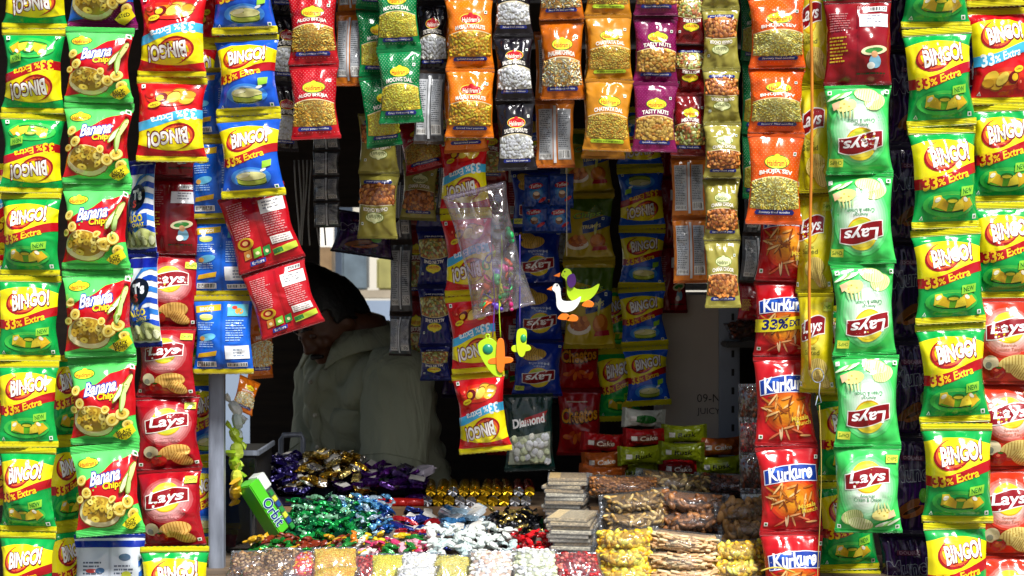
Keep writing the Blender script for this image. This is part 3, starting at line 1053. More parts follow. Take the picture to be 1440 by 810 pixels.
def stripe_chip():
    a = Art(1.45, '#eef3f8', .06, .06, '#1c2c9a', depth=.18)
    a.band('pouch', '#16229a', 1.22, 1.37)
    for k in range(16):
        o = -.9 + k * .17
        pts = [(x / 10, o + .62 * math.sin(2.2 * x / 10 + 1.0) + .25 * x / 10 + .55) for x in range(-5, 6)]
        pts = [(x, min(max(y, .30), 1.22)) for x, y in pts]
        up = [(x, min(y + .085, 1.22)) for x, y in pts]
        if max(y for x, y in up) > .31 and min(y for x, y in pts) < 1.2:
            a.poly('pouch', '#2f7fd6' if k % 2 else '#1a46b8', pts + up[::-1])
    a.ell('logo', '#14182a', .05, .86, .30, .20, 10, 20)
    a.text('logo', '#f4f8ff', "T's", .08, .90, .30, .16, .05, 0, 6, res=3)
    a.text('logo', '#e84a3a', 'S', .0, .76, .10, .11, .05, 0, 6, res=2)
    a.band('picture', '#bfc480', .10, lambda x: .34 + .05 * math.sin(8 * x))
    rg = random.Random(6)
    for k in range(9):
        x, y = -.42 + .105 * k, .2 + .08 * (k % 2)
        a.ell('picture', '#7a7e40', x + .008, y - .012, .085, .075, 0, 12); a.ell('picture', ['#cfd49a', '#b4ba70', '#dfe2b8'][k % 3], x, y, .08, .07, 0, 12)
    a.poly('flag', '#1a50b8', [(-.36, .40), (.36, .44), (.38, .62), (-.34, .56)])
    a.text('flag', '#f2dc40', 'ALOO', .0, .535, .52, .10, .04, .05, 4, res=2)
    a.text('flag', '#f2dc40', 'CHAAT', .1, .445, .36, .05, .03, .05, 4, res=2)
    return a


def dark_munch():
    a = Art(1.5, '#22093a', .05, .05, '#160630', depth=.17)
    for k in range(9):
        x = -.44 + k * .11
        a.rect('pouch', '#351050', x, x + .035, .12, 1.38)
    a.text('logo', '#8a8a98', 'Munch', .0, .95, .86, .24, .05, .05, 5, res=2)
    a.text('logo', '#2c1440', 'Munch', .0, .95, .86, .24, .015, .05, 5, res=2)
    a.rect('lettering', '#5a2040', -.25, .2, 1.14, 1.22)
    a.text('lettering', '#b08aa0', 'DOUBLE', -.02, 1.18, .36, .05, .01, 0, 0, res=2)
    a.ell('picture', '#4a8a2a', .20, .62, .10, .11); a.ell('picture', '#6a3a1a', -.1, .42, .26, .09, 30); a.ell('picture', '#8a4a20', .02, .36, .24, .08, 20); a.ell('picture', '#3a1c10', -.02, .38, .18, .03, 24)
    return a


def cheese_puff():
    a = Art(1.3, '#a80f16', .05, .05, '#980c14', depth=.19)
    for k in range(7):
        a.ell('picture', ['#e06a14', '#d04a10'][k % 2], -.3 + .1 * k, .38 + .05 * math.sin(k * 2), .11, .05, 40 * k, 12)
    wp = lambda x, y: (x, y * (1.25 - .7 * abs(x)) + .12 * x)
    a.text('logo', '#3a0a08', 'Cheetos', 0, .82, .86, .26, .08, .05, 3, wp, res=3)
    a.text('logo', '#f0a01c', 'Cheetos', 0, .825, .86, .26, .03, .05, 3, wp, res=3)
    a.rect('lettering', '#e8d8c0', -.3, .2, 1.06, 1.08)
    return a


def diamond_nut():
    a = Art(1.3, '#0c2a26', .05, .05, '#08201c', depth=.19)
    a.fill('puff', lambda x: .12, lambda x: .62 + .1 * x, -.44, .44, '#2a3a20')
    a.poly('logo', '#a01018', [(-.10, .90), (.40, 1.02), (.32, .90), (.36, .84), (-.2, .80)])
    a.text('logo', '#f4f4f4', 'Diamond', -.02, .85, .70, .14, .035, .1, 8, res=3)
    return a


def drumstick_chip():
    a = Art(1.4, '#b8a21c', .06, .06, '#c8b020', depth=.18, rough=.2)
    a.band('pouch', '#1c3f8a', lambda x: .55 + .35 * (x + .2) ** 2, lambda x: .82 + .3 * x, -.1, .5)
    a.band('pouch', '#4a6a1c', lambda x: 1.0 - .2 * x, lambda x: 1.28)
    a.ell('picture', '#e8e0d0', -.22, .34, .24, .12); a.ell('picture', '#b05a1a', -.22, .40, .20, .12)
    for k in range(7):
        a.ell('picture', ['#c87424', '#a04e14', '#d88a34'][k % 3], -.36 + .05 * k, .40 + .04 * (k % 3), .06, .05, 30 * k, 10)
    a.ell('picture', '#b4601c', .22, .40, .17, .15, 30, 16); a.ell('picture', '#d08030', .20, .43, .12, .10, 30, 14); a.ell('picture', '#c8d070', .20, .66, .03, .14, -10, 10)
    a.text('logo', '#10206a', 'Chips', .0, .92, .56, .14, .05, .2, 6, res=3)
    a.text('logo', '#9cc83a', 'Chips', .0, .925, .56, .14, .015, .2, 6, res=3)
    a.text('lettering', '#f0e8a0', 'TRUMPS', .1, .70, .40, .07, .02, .1, 6, res=2)
    a.poly('flag', '#a81a30', [(.08, .20), (.40, .22), (.38, .30), (.12, .28)])
    sq(a, .34, .86)
    return a


def sachet():
    a = Art(1.25, '#0e3f9a', .07, .07, '#0c3688', depth=.10, pinch=.03)
    a.glow('pouch', '#1450b0', '#3aa0e0', 0, .6, .4, .36, 4)
    a.ell('logo', '#c0182a', -.02, .84, .30, .11, 8, 18)
    a.text('logo', '#f6f2f4', 'Toffee', -.02, .84, .46, .12, .02, .15, 8, res=2)
    a.ell('picture', '#7a4a2a', 0, .5, .16, .15); a.ell('picture', '#e8d8c0', 0, .56, .13, .07); a.ell('picture', '#c0182a', .26, .34, .18, .06, 30)
    return a


ART = dict(
    cg=corn_chip('green'), cr=corn_chip('red'), cb=corn_chip('blue'),
    ban=banana_chip(), bans=banana_chip(True),
    pr=potato_chip('red'), pg=potato_chip('green'), pb=potato_chip('blue'), py=potato_chip('yellow'), po=potato_chip('orange'),
    aloo=nut('bhujia', '#b5101c', '#6a4010', 'y', 'ALOO BHUJIA', strap='Crispy potato noodles', dots='#e8a0a0'),
    moong=nut('moong', '#0b7d42', '#8a6a10', 'y', 'MOONG DAL', strap='Crispy fried moong dal', dots='#d8f0d8'),
    khatta=nut('spice_peanut', '#e8780a', '#7a4a08', 'r', 'MASALA PEANUTS', strap='Spiced fried peanuts', dots='#f6b060'),
    speanut=nut('peanut', '#141018', '#6a6450', 'r', 'SALTED PEANUTS', strap='Salted fried peanuts'),
    chiwda=nut('chiwda', '#c2620c', '#7a4a18', 'y', 'PHALHARI CHIWDA', strap='Sweet & salty snack with raisins'),
    dal=nut('dal', '#c98418', '#7a4a08', 'y', 'CHATPATA DAL', '#b8d832', 'A spicy and tangy snack'),
    tasty=nut('roast_nut', '#7c0e4e', '#5a3408', 'y', 'TASTY NUTS', strap='Spiced coated peanuts', dots='#b8508a'),
    mixt=nut('mixture', '#7a1014', '#4a2a10', 'y', 'MIXTURE', strap='Spicy fried mix', dots='#a84a4a'),
    chana=nut('chana', '#9c9440', '#4a2008', 'p', 'CHANA CHOOR', strap='Spicy chick peas', arch=.03),
    sev=nut('sev', '#e2570c', '#8a7020', 'y', 'BHUJIA SEV', strap='Savoury fried noodles', dots='#f6b070'),
    allone=nut('mixture', '#141c66', '#5a3010', 'y', 'ALL IN ONE', '#0e1450', 'Mixed fried snack'),
    k33=masala_stick(True), kur=masala_stick(False),
    kback=back_panel('#b40f1c', '#9a0c18', 'red'), pback=back_panel('#8c0c18', '#7c0a14', 'maroon'),
    bback=back_panel('#1262d2', '#d8c41a', 'blue'), sback=back_panel('#c8701c', '#b85c14', 'silver'), gback=back_panel('#4a4c50', '#3a2a20', 'silver'),
    wback=back_panel('#dfe7f2', '#1830a0', 'white'), stripe=stripe_chip(), munch=dark_munch(),
    puff=cheese_puff(), diamond=diamond_nut(), drum=drumstick_chip(), sachet=sachet(),
)


# ------------------------------------------------------------------ the setting: ground, street behind
WOOD_DARK = plain('#33281f', .7, 0, .4, 6.0, .3, (1, 1, 9), name='dark_wood')
WOOD = plain('#6b5a48', .65, 0, .35, 5.0, .3, (1, 9, 9), name='wood')
STEEL = plain('#8f97a6', .45, .3, .35, 14.0, .35, (4, 4, .8), name='painted_steel')
BLACK = plain('#0d0c0c', .6, 0, .3, 8.0, name='black_paint')

bm = bmesh.new()
bmesh.ops.create_grid(bm, x_segments=2, y_segments=2, size=250)
tag(bm_obj('ground', bm, plain('#6e665c', .9, 0, .25, 1.6, .4, name='ground')), kind='structure')

house = empty('street_building', (-1.2, 7.0, 0))
box_obj('wall', -6, 6, 0, 4, 0, 6, plain('#c9c3b4', .85, 0, .12, 2.0, name='plaster'), house, 0)
box_obj('plinth', -6, 6, -.06, -.004, 0, 1.38, plain('#7f8ea2', .8, 0, .15, 2.0, name='blue_plaster'), house, 0)
for k in range(7):
    box_obj('pilaster', -3.9 + k * 1.3, -3.7 + k * 1.3, -.12, -.064, 0, 5.8, plain('#e4e1d8', .8, 0, .1, 2.0), house, 0)
for k in range(4):
    box_obj('shop_window', -3.4 + k * 2.6, -2.3 + k * 2.6, -.03, -.003, 1.5, 2.6, plain('#3c4654', .25, 0, .2, 3.0), house, .01)
tag(house, 'pale street building with blue grey plinth seen through the back opening', 'building')
rg = random.Random(8)
stall_cols = ['#8a8040', '#74503c', '#56684a', '#8a8478', '#80684a', '#56646e', '#8c8850', '#6a4c48']
for k in range(8):
    x = -1.62 + .17 * k
    o = box_obj('market_crate', x - .06, x + .06, 5.6, 5.8, 1.44, 1.44 + .16 + .05 * (k % 3), plain(stall_cols[k], .5), None, .01)
    tag(o, 'small blurred coloured carton on the table across the street', 'carton', 'cartons on the far table')
ft = empty('market_table', (-1.0, 5.7, 0))
box_obj('top', -1.0, 1.2, -.3, .3, 1.40, 1.44, plain('#9a8f7c', .7), ft)
for sx in (-.95, 1.1):
    for sy in (-.27, .2):
        box_obj('leg', sx, sx + .05, sy, sy + .05, 0, 1.40, plain('#5a5248', .7), ft)
tag(ft, 'grey table across the street behind the vendor', 'table')

# ------------------------------------------------------------------ the kiosk
kiosk = empty('kiosk', (0, 0, 0))
tag(kiosk, 'dark wooden snack kiosk with grey metal post and open serving front', 'kiosk')
box_obj('roof', -1.5, 1.5, -.03, 1.75, 2.08, 2.13, WOOD_DARK, kiosk)
for x0, x1 in ((-1.5, -.60), (.50, 1.5)):
    n = 6
    for k in range(n):
        a_ = x0 + (x1 - x0) * k / n; b_ = x0 + (x1 - x0) * (k + 1) / n
        box_obj('front_board', a_ + .002, b_ - .002, .34, .36, .02, 2.07, WOOD_DARK, kiosk)
p = at(305, 405, .19)
box_obj('post', p.x - .0135, p.x + .0135, .18, .207, 0.0, 2.078, STEEL, kiosk)
box_obj('post', .52, .545, .30, .325, 0.0, 2.078, STEEL, kiosk)
box_obj('side_wall', -.70, -.68, .37, 1.6, 0, 1.0, WOOD_DARK, kiosk)
box_obj('side_wall', .93, .95, .37, 1.6, 0, 2.07, WOOD_DARK, kiosk)
# back wall with two openings
for (x0, x1, z0, z1) in ((-.68, -.50, 0, 2.07), (-.50, -.27, 0, 1.35), (-.50, -.27, 1.66, 2.07), (-.27, .39, 0, 2.07), (.39, .51, 0, 1.40), (.39, .51, 1.80, 2.07), (.51, .93, 0, 2.07)):
    box_obj('back_board', x0, x1, 1.58, 1.60, z0, z1, WOOD_DARK, kiosk, 0)
for z in (2.04,):
    for y in (.0, .10, .2, .38, .5, .62):
        bm = bmesh.new(); tube(bm, [(-1.3, y, z), (1.3, y, z)], .006, 6)
        bm_obj('hanging_rod', bm, STEEL, kiosk, True)
for k in range(5):
    box_obj('shutter_slat', .392, .508, 1.57, 1.579, 1.40 + .022 * k, 1.418 + .022 * k, plain('#d8dade', .5), kiosk)

# counter with a raised ledge at the back
CT, LT = .945, 1.012
counter = empty('stall_counter', (0, .3, 0))
tag(counter, 'low wooden sales counter with a raised ledge under the sweets', 'counter')
def cbox(name, x0, x1, y0, y1, z0, z1, m, bev=.003):
    return box_obj(name, x0, x1, y0 - .3, y1 - .3, z0, z1, m, counter, bev)
for k in range(5):
    cbox('top_board', -.60, .92, .01 + .098 * k, .105 + .098 * k, CT - .025, CT, WOOD)
cbox('ledge', -.56, .92, .512, .80, LT - .02, LT, WOOD)
cbox('ledge_board', -.56, .92, .500, .511, CT + .001, LT + .004, plain('#8a6a48', .6, 0, .3, 6.0, .2, (1, 9, 9)))
cbox('front_panel', -.60, .92, .0, .009, .05, CT - .002, WOOD_DARK)
for x in (-.585, .88):
    for y in (.03, .74):
        cbox('leg', x, x + .03, y, y + .03, 0, CT - .026, WOOD_DARK)

# ------------------------------------------------------------------ strips of packets at the left
G = lambda s: s
cgd = 'yellow and green chip packet'
strip('chip_packet', [(48, -78, 90), (48, 41, 90), (46, 160, 90), (44, 272, 90), (43, 388, 88), (41, 508, 86), (41, 629, 84), (40, 748, 84), (39, 868, 84)], .0, ART['cg'], 'fff',
      where='the far left strip', group='packets of the far left strip', descs=[cgd + ' hanging upside down'] * 3 + [cgd] * 5)
strip('banana_chip_packet', [(145, -80, 98), (143, 40, 98), (140, 145, 98), (138, 260, 98), (137, 379, 98), (142, 502, 99), (147, 625, 98), (157, 752, 96)], .0, [ART['bans']] + [ART['ban']] * 6, '',
      where='the strip left of the red ones', group='packets of the banana chip strip', descs=['purple and blue banana chip packet'] + ['bright green banana chip packet'] * 6)
strip('snack_packet', [(154, 752, 98), (152, 880, 98)], .07, ART['wback'], '', desc='white and blue packet back showing small print', where='below the banana chip strip')
strip('chip_packet', [(244, -12, 98), (242, 109, 98), (241, 228, 98)], .0, ART['cr'], 'ff', desc='red and yellow chip packet upside down', where='the short red left strip', group='packets of the short red left strip')
strip('chip_packet', [(272, -60, 70), (273, 60, 70), (274, 182, 70)], .12, ART['cr'], '', desc='shaded red chip packet', where='the strip beside the short blue one', group='packets behind the short red strip', yaw=25)
strip('chip_packet', [(340, -62, 92), (345, 49, 92), (349, 162, 94), (356, 277, 94)], .0, ART['cb'], '', desc='blue and yellow chip packet', where='the short blue left strip', group='packets of the short blue left strip', jitter=8)
# second layer
strip('potato_chip_packet', [(241, 150, 84), (241, 250, 80), (239, 358, 82), (234, 460, 84), (234, 558, 90), (238, 660, 94), (245, 768, 92)], .10,
      [ART['pback'], ART['pback']] + [ART['pr']] * 4, '', where='the red strip beside banana chips', group='packets of the red strip behind the left ones', descs=['maroon packet back'] * 2 + ['glossy red potato chip packet'] * 4, jitter=8)
strip('chip_packet', [(246, 768, 96), (244, 885, 96)], .08, ART['cg'], '', desc='yellow and green chip packet', where='below the red strip, left of the post')
strip('striped_chip_packet', [(196, 225, 62), (199, 356, 62), (204, 488, 66)], .06, ART['stripe'], '', desc='blue and white striped packet', where='the striped pair', group='striped packets', yaw=-32, jitter=8)
strip('chip_packet', [(305, 95, 84), (308, 195, 84), (312, 307, 86), (313, 416, 86), (314, 526, 86)], .10, ART['bback'], '', desc='blue and yellow packet back', where='the blue strip beside the vendor', group='packet backs left of the vendor', jitter=7)
strip('masala_stick_packet', [(352, 268, 98), (383, 374, 96), (412, 466, 90)], .06, ART['kback'], '', desc='tilted red packet back with white label', where='the pair beside the vendor', group='tilted red packet backs', jitter=2)
strip('nut_packet', [(362, 330, 44), (366, 430, 44), (368, 532, 44)], .16, [ART['chana'], ART['chiwda']], '', desc='glossy side-on namkeen packet', where='the strip behind the tilted red backs', group='packets behind the tilted red backs', yaw=48)
strip('chip_packet', [(92, 500, 60), (92, 620, 60), (94, 740, 60), (95, 860, 60)], .26, ART['cg'], '', desc='shaded green chip packet', where='the strip behind the far left one', group='packets behind the far left strip', yaw=38)
strip('chip_packet', [(282, 420, 60), (283, 535, 60), (284, 650, 60), (284, 765, 60), (284, 880, 60)], .25, [ART['cg'], ART['cb'], ART['cb'], ART['cr']], '', desc='shaded chip packet', where='the strip behind the metal post', group='packets behind the metal post', yaw=20)
strip('chip_packet', [(-8, 230, 50), (-6, 350, 50), (-6, 470, 50), (-6, 590, 50), (-6, 710, 50)], .2, ART['cr'], '', desc='shaded red chip packet', where='the strip cut off by the left edge', group='packets at the left edge', yaw=20)

# ------------------------------------------------------------------ fringe of nut packets along the top
def fr(art, joints, desc, where, flips='', Y=.03, yaw=0, arts=None, descs=None, group=None, jitter=6):
    strip('nut_packet', joints, Y, arts or ART[art], flips, desc, where, group or f'packets of {where}', yaw, jitter, 'packet', descs)
fr('aloo', [(438, -14, 72), (441, 91, 72), (445, 196, 70)], 'red dotted bhujia noodle packet', 'the short red fringe strip')
fr('speanut', [(396, -90, 50), (398, 20, 50), (400, 118, 50), (398, 212, 46)], 'shaded black peanut packet', 'the strip left of red ones', Y=.14, yaw=30)
fr('sback', [(492, -80, 42), (493, 18, 42), (492, 122, 42)], 'shaded orange packet back', 'the strip right of red ones', Y=.12, yaw=-15)
fr('moong', [(558, -30, 64), (561, 70, 64), (565, 174, 64)], 'green and yellow lentil packet', 'the front green fringe strip')
fr('moong', [(522, -84, 52), (524, 14, 52), (528, 108, 54), (543, 206, 62)], 'shaded green lentil packet', 'the strip behind the green fringe strip', Y=.10, yaw=28)
fr('speanut', [(607, -96, 46), (608, 4, 46), (609, 100, 44)], 'black peanut packet', 'the strip beside the green fringe', Y=.09)
fr('gback', [(606, 100, 44), (603, 203, 44)], 'silver packet back with bar code', 'between green and orange fringe strips', Y=.10)
fr('khatta', [(658, -104, 68), (659, -4, 68), (661, 97, 68), (660, 194, 70)], 'orange spiced peanut packet', 'the front orange fringe strip')
fr('khatta', [(648, 20, 64), (650, 116, 64), (656, 214, 62)], 'shaded orange spiced peanut packet', 'the strip behind the front orange one', Y=.10)
fr('speanut', [(721, -40, 56), (722, 51, 56), (724, 142, 56), (728, 239, 56)], 'black salted peanut packet', 'the black fringe strip')
fr('chiwda', [(788, -66, 64), (790, 28, 64), (792, 140, 64)], 'brown and orange chiwda packet', 'the brown fringe strip')
fr('sback', [(778, 44, 56), (780, 142, 56), (781, 236, 56)], 'orange packet back with silver panels', 'the strip behind the brown fringe', Y=.10)
fr('dal', [(856, -70, 66), (855, 22, 66), (857, 113, 66), (853, 213, 72)], 'golden lentil packet with lime strap', 'the golden fringe strip')
fr('dal', [(852, 30, 62), (850, 128, 62), (848, 223, 62)], 'shaded golden lentil packet', 'the strip behind the golden fringe', Y=.10)
fr('tasty', [(922, -66, 62), (922, 23, 64), (922, 117, 64), (920, 214, 64)], 'magenta packet of coated nuts', 'the magenta fringe strip')
fr('mixt', [(972, -10, 50), (971, 63, 50), (970, 132, 50), (968, 219, 50)], 'maroon mixture packet', 'the maroon fringe strip', 'ff', Y=.06, descs=['maroon mixture packet hanging upside down'] * 2 + ['maroon mixture packet'])
fr('chana', [(1013, -62, 54), (1013, 12, 54), (1014, 98, 54), (1015, 174, 54), (1015, 251, 54), (1016, 338, 52), (1017, 433, 50)], '', 'the long olive strip', 'fff', Y=.04,
   descs=['olive chickpea snack packet upside down'] * 3 + ['olive chickpea snack packet'] * 3)
fr('sev', [(1090, -100, 80), (1090, -4, 80), (1092, 97, 80), (1091, 188, 80), (1088, 316, 80)], 'orange packet of fried noodles', 'the wide orange strip', Y=.02)
fr('sback', [(968, 130, 50), (968, 222, 50), (970, 306, 50), (972, 398, 50)], 'shaded orange packet back', 'the strip left of the olive one', Y=.14)
fr('moong', [(1054, -10, 40), (1054, 90, 40), (1054, 190, 40), (1054, 280, 40)], 'shaded green packet', 'the strip between olive and orange ones', Y=.18, yaw=45)

# ------------------------------------------------------------------ strips at the right
strip('potato_chip_packet', [(1143, -28, 54), (1144, 120, 54), (1146, 272, 56), (1147, 412, 58), (1148, 552, 54)], .05, ART['py'], '', desc='lime yellow potato chip packet', where='the strip behind the orange cord', group='packets behind the orange cord', yaw=-26, jitter=9)
strip('potato_chip_packet', [(1205, 0, 94), (1205, 121, 94), (1208, 246, 94), (1212, 372, 94), (1217, 500, 94), (1220, 628, 94), (1222, 750, 94)], .0, [ART['pback']] + [ART['pg']] * 5, 'nffff',
      where='the light green right strip', group='packets of the light green right strip', descs=['dark red packet back'] + ['light green potato packet upside down'] * 4 + ['light green potato packet'])
strip('potato_chip_packet', [(1205, -124, 94), (1205, 0, 94)], .0, ART['pg'], '', desc='light green potato chip packet cut off above', where='the dark red packet back')
strip('chocolate_wafer_packet', [(1284, -60, 74), (1284, 70, 74), (1284, 205, 74), (1283, 340, 74), (1282, 480, 76), (1284, 615, 80), (1278, 750, 84), (1276, 880, 84)], .12, ART['munch'], '', desc='dark purple packet', where='the dark strip between green ones', group='dark purple packets', jitter=7)
strip('chip_packet', [(1316, -96, 98), (1317, 40, 98), (1325, 178, 98), (1330, 322, 98), (1337, 455, 98), (1343, 595, 98), (1345, 735, 98), (1346, 875, 98)], .0, ART['cg'], '', desc='yellow and green chip packet', where='the strip second from right', group='packets of the strip second from right')
strip('chip_packet', [(1402, -122, 92), (1405, 10, 92), (1409, 147, 92), (1411, 285, 92), (1413, 420, 92)], .03, [ART['cr'], ART['cr'], ART['cg'], ART['cg']], '', where='the far right strip', group='packets of the far right strip',
      descs=['red and yellow chip packet', 'red and yellow chip packet', cgd, cgd], jitter=9)
strip('potato_chip_packet', [(1413, 420, 92), (1414, 540, 92), (1414, 660, 92), (1415, 782, 92), (1415, 900, 92)], .03, ART['po'], '', desc='orange red potato chip packet', where='the far right strip', group='packets of the far right strip', start=4, jitter=9)
strip('potato_chip_packet', [(1372, 60, 50), (1374, 190, 50), (1376, 320, 50), (1378, 440, 50)], .13, [ART['pb'], ART['pr'], ART['pb']], '', desc='shaded potato chip packet', where='the strip hidden between two right strips', group='packets hidden at the right', yaw=20)
strip('masala_stick_packet', [(1108, 268, 84), (1104, 396, 84), (1103, 502, 88), (1105, 627, 88), (1112, 747, 90), (1114, 868, 92)], .09, [ART['kur'], ART['k33'], ART['kur'], ART['kur'], ART['kur']], '', where='the red right strip', group='packets of the red right strip',
      descs=['red spicy stick packet', 'red spicy stick packet with lime offer band'] + ['red spicy stick packet'] * 3, jitter=8)
strip('chip_packet', [(1186, 430, 80), (1187, 555, 80), (1190, 677, 84), (1194, 802, 86), (1196, 925, 86)], .13, ART['cg'], '', desc='shaded green packet', where='the strip behind the light green one', group='packets behind the light green strip', jitter=8)
strip('snack_packet', [(1066, 250, 46), (1064, 330, 46), (1060, 398, 46), (1058, 450, 46)], .3, [ART['gback'], ART['gback'], ART['pback']], '', desc='dark packet back', where='the strip left of red packets', group='dark backs left of red packets', yaw=10)

# ------------------------------------------------------------------ strips inside the kiosk
strip('nut_packet', [(608, 140, 50), (609, 228, 50), (610, 322, 50), (611, 403, 48), (612, 486, 46), (613, 535, 44)], .5, ART['allone'], 'fffff', desc='navy mixed snack packet upside down', where='the navy strip behind the vendor', group='navy snack packets', jitter=6)
strip('nut_packet', [(563, 160, 34), (564, 250, 34), (564, 340, 34), (564, 442, 34), (563, 500, 34)], .55, ART['gback'], '', desc='grey packet back', where='the strip left of navy packets', group='grey packet backs', yaw=-12)
strip('chip_packet', [(652, 190, 74), (655, 300, 74), (662, 415, 74), (672, 524, 76), (683, 637, 76)], .26, ART['cr'], 'ffff', desc='red chip packet upside down', where='the strip under the plastic bag', group='packets under the plastic bag', jitter=6, yaw=-6)
strip('potato_chip_packet', [(752, 160, 70), (753, 240, 70), (755, 322, 70), (757, 400, 70), (757, 480, 72), (755, 556, 72)], .66, ART['pb'], 'fffff', desc='blue potato chip packet upside down', where='the blue strip inside', group='blue packets inside the kiosk', jitter=9)
strip('nut_packet', [(742, 554, 72), (745, 662, 72)], .5, ART['diamond'], '', desc='dark green packet of pale puffs', where='below the blue potato chip strip')
strip('chip_packet', [(826, 180, 74), (827, 272, 74), (828, 366, 74), (829, 490, 74)], .68, ART['drum'], '', desc='olive gold chip packet', where='the strip behind the goose toy', group='olive gold packets', jitter=9)
strip('chip_packet', [(898, 150, 66), (900, 236, 66), (903, 322, 66), (902, 405, 66), (907, 487, 68), (912, 570, 60)], .74, ART['cb'], 'ff', where='the inner right blue strip', group='blue and yellow packets inside', descs=['shaded blue chip packet upside down'] * 2 + ['shaded blue and yellow chip packet'] * 3, jitter=6)
strip('chip_packet', [(866, 405, 60), (868, 490, 60), (872, 592, 62)], .80, ART['cg'], '', desc='shaded green chip packet', where='the strip behind the inside blue one', group='shaded green packets inside', jitter=9)
strip('cheese_puff_packet', [(814, 470, 62), (814, 548, 62), (814, 640, 64)], .78, ART['puff'], '', desc='shaded dark red puff packet', where='the strip below the olive gold one', group='dark red puff packets', jitter=8)
for k, (x, y, w, h, sd) in enumerate(((754, 270, 34, 48, 0), (790, 268, 34, 48, 1), (752, 306, 36, 44, 2), (786, 306, 34, 44, 0))):
    packet(ART['sachet'], 'toffee_sachet', at(x, y, .40), w * psz(.4), h * psz(.4), VAR.uniform(-3, 3), VAR.uniform(-8, 8), label=['upper left', 'upper right', 'lower left', 'lower right'][k] + ' blue sachet of the block under the black fringe', group='blue sachets', seed=sd)
strip('nut_packet', [(532, 160, 58), (533, 244, 58), (531, 336, 60)], .20, ART['chana'], 'ff', desc='olive gold chickpea packet upside down', where='the strip above the vendor', group='olive packets above the vendor')
packet(ART['aloo'], 'nut_packet', at(592, 205, .3), 60 * psz(.3), 80 * psz(.3), -14, 0, -20, label='red dotted packet tilted in the shade under the fringe')
strip('snack_packet', [(458, 170, 40), (459, 212, 40), (459, 248, 38), (460, 284, 38), (461, 320, 38)], .45, ART['gback'], '', desc='small dark sachet', where='the strip above the vendor', group='small dark sachets', jitter=9)
packet(ART['munch'], 'snack_packet', at(513, 330, .5), 90 * psz(.5), 60 * psz(.5), 8, 12, label='dark crumpled packet hanging right above the head of the vendor')
for k, (x, y) in enumerate(((690, 215), (640, 262), (590, 268))):
    packet([ART['mixt'], ART['gback'], ART['chana']][k], 'nut_packet', at(x, y, .45), 52 * psz(.45), 84 * psz(.45), VAR.uniform(-6, 6), VAR.uniform(-20, 20), label=['maroon packet in the shade behind the clear plastic bag', 'dark grey packet in the shade left of the clear bag', 'brown packet in deep shade right of the olive gold ones'][k])

# dim strips deep inside
for (x, Y, kind, ds, wh, ys, w) in ((540, .85, 'tasty', 'dim magenta nut packet', 'the deep strip right of the vendor', (100, 190, 280, 360), 44), (585, .9, 'mixt', 'dim maroon mixture packet', 'the deep strip behind navy ones', (120, 220, 320, 420, 520, 600), 44),
                               (648, .8, 'munch', 'dim purple packet', 'the deep strip left of red ones', (200, 320, 440, 560), 56), (712, .85, 'kback', 'dim red packet back', 'the deep strip behind the bag', (220, 330, 440, 550, 640), 56),
                               (790, .85, 'speanut', 'dim black peanut packet', 'the deep strip behind the goose', (180, 280, 380, 480, 570), 46), (942, .8, 'pback', 'dim maroon packet back', 'the deep strip beside the carton', (150, 250, 345, 440), 50)):
    strip('snack_packet', [(x, y, w) for y in ys], Y, ART[kind], '', desc=ds, where=wh, group='packets of ' + wh)


# ------------------------------------------------------------------ sweets: shared shapes
def foil(col, metal=.55, rough=.22):
    return film(col, rough, metal, .8)


def candy_mesh(seed, kind='twist'):
    """Wrapped sweet, about 1 unit long: faceted body with two twisted paper fans, or a small pillow."""
    rs = random.Random(seed)
    bm = bmesh.new()
    if kind == 'twist':
        prof = [(-.5, .20), (-.36, .12), (-.26, .05), (-.22, .15), (-.10, .20), (.10, .20), (.22, .15), (.26, .05), (.36, .12), (.5, .20)]
        rings = []
        for k, (x, r) in enumerate(prof):
            ring = []
            for j in range(8):
                a = j * math.pi / 4
                rr = r * (1 + (.25 if k in (0, 1, 8, 9) else .08) * rs.uniform(-1, 1))
                flat = .35 if k in (0, 9) else (.6 if k in (1, 8) else .8)
                ring.append(bm.verts.new((x + (.05 * rs.uniform(-1, 1) if k in (0, 9) else 0), rr * math.cos(a), rr * flat * math.sin(a))))
            rings.append(ring)
        for a, b in zip(rings, rings[1:]):
            for j in range(8):
                bm.faces.new((a[j], b[j], b[(j + 1) % 8], a[(j + 1) % 8]))
        bm.faces.new(rings[0]); bm.faces.new(rings[-1][::-1])
    elif kind == 'block':                                     # flat moulded chocolate with pinched wrapper ends
        prof = [(-.5, .24, .02), (-.40, .22, .03), (-.36, .25, .12), (0, .27, .14), (.36, .25, .12), (.40, .22, .03), (.5, .24, .02)]
        rings = []
        for x, w, h in prof:
            q = [(-w, -h), (w, -h), (w * 1.02, 0), (w * .85, h), (-w * .85, h), (-w * 1.02, 0)]
            rings.append([bm.verts.new((x + .02 * rs.uniform(-1, 1), y * (1 + .06 * rs.uniform(-1, 1)), z * (1 + .1 * rs.uniform(-1, 1)))) for y, z in q])
        for i_, (a, b) in enumerate(zip(rings, rings[1:])):
            for j in range(6):
                bm.faces.new((a[j], b[j], b[(j + 1) % 6], a[(j + 1) % 6])).material_index = 1 if j == 3 and i_ in (2, 3) and seed % 2 else 0
        bm.faces.new(rings[0]); bm.faces.new(rings[-1][::-1])
    bmesh.ops.recalc_face_normals(bm, faces=bm.faces[:])
    me = bpy.data.meshes.new('wrapped_sweet')
    bm.to_mesh(me); bm.free()
    return me


CANDY = {}


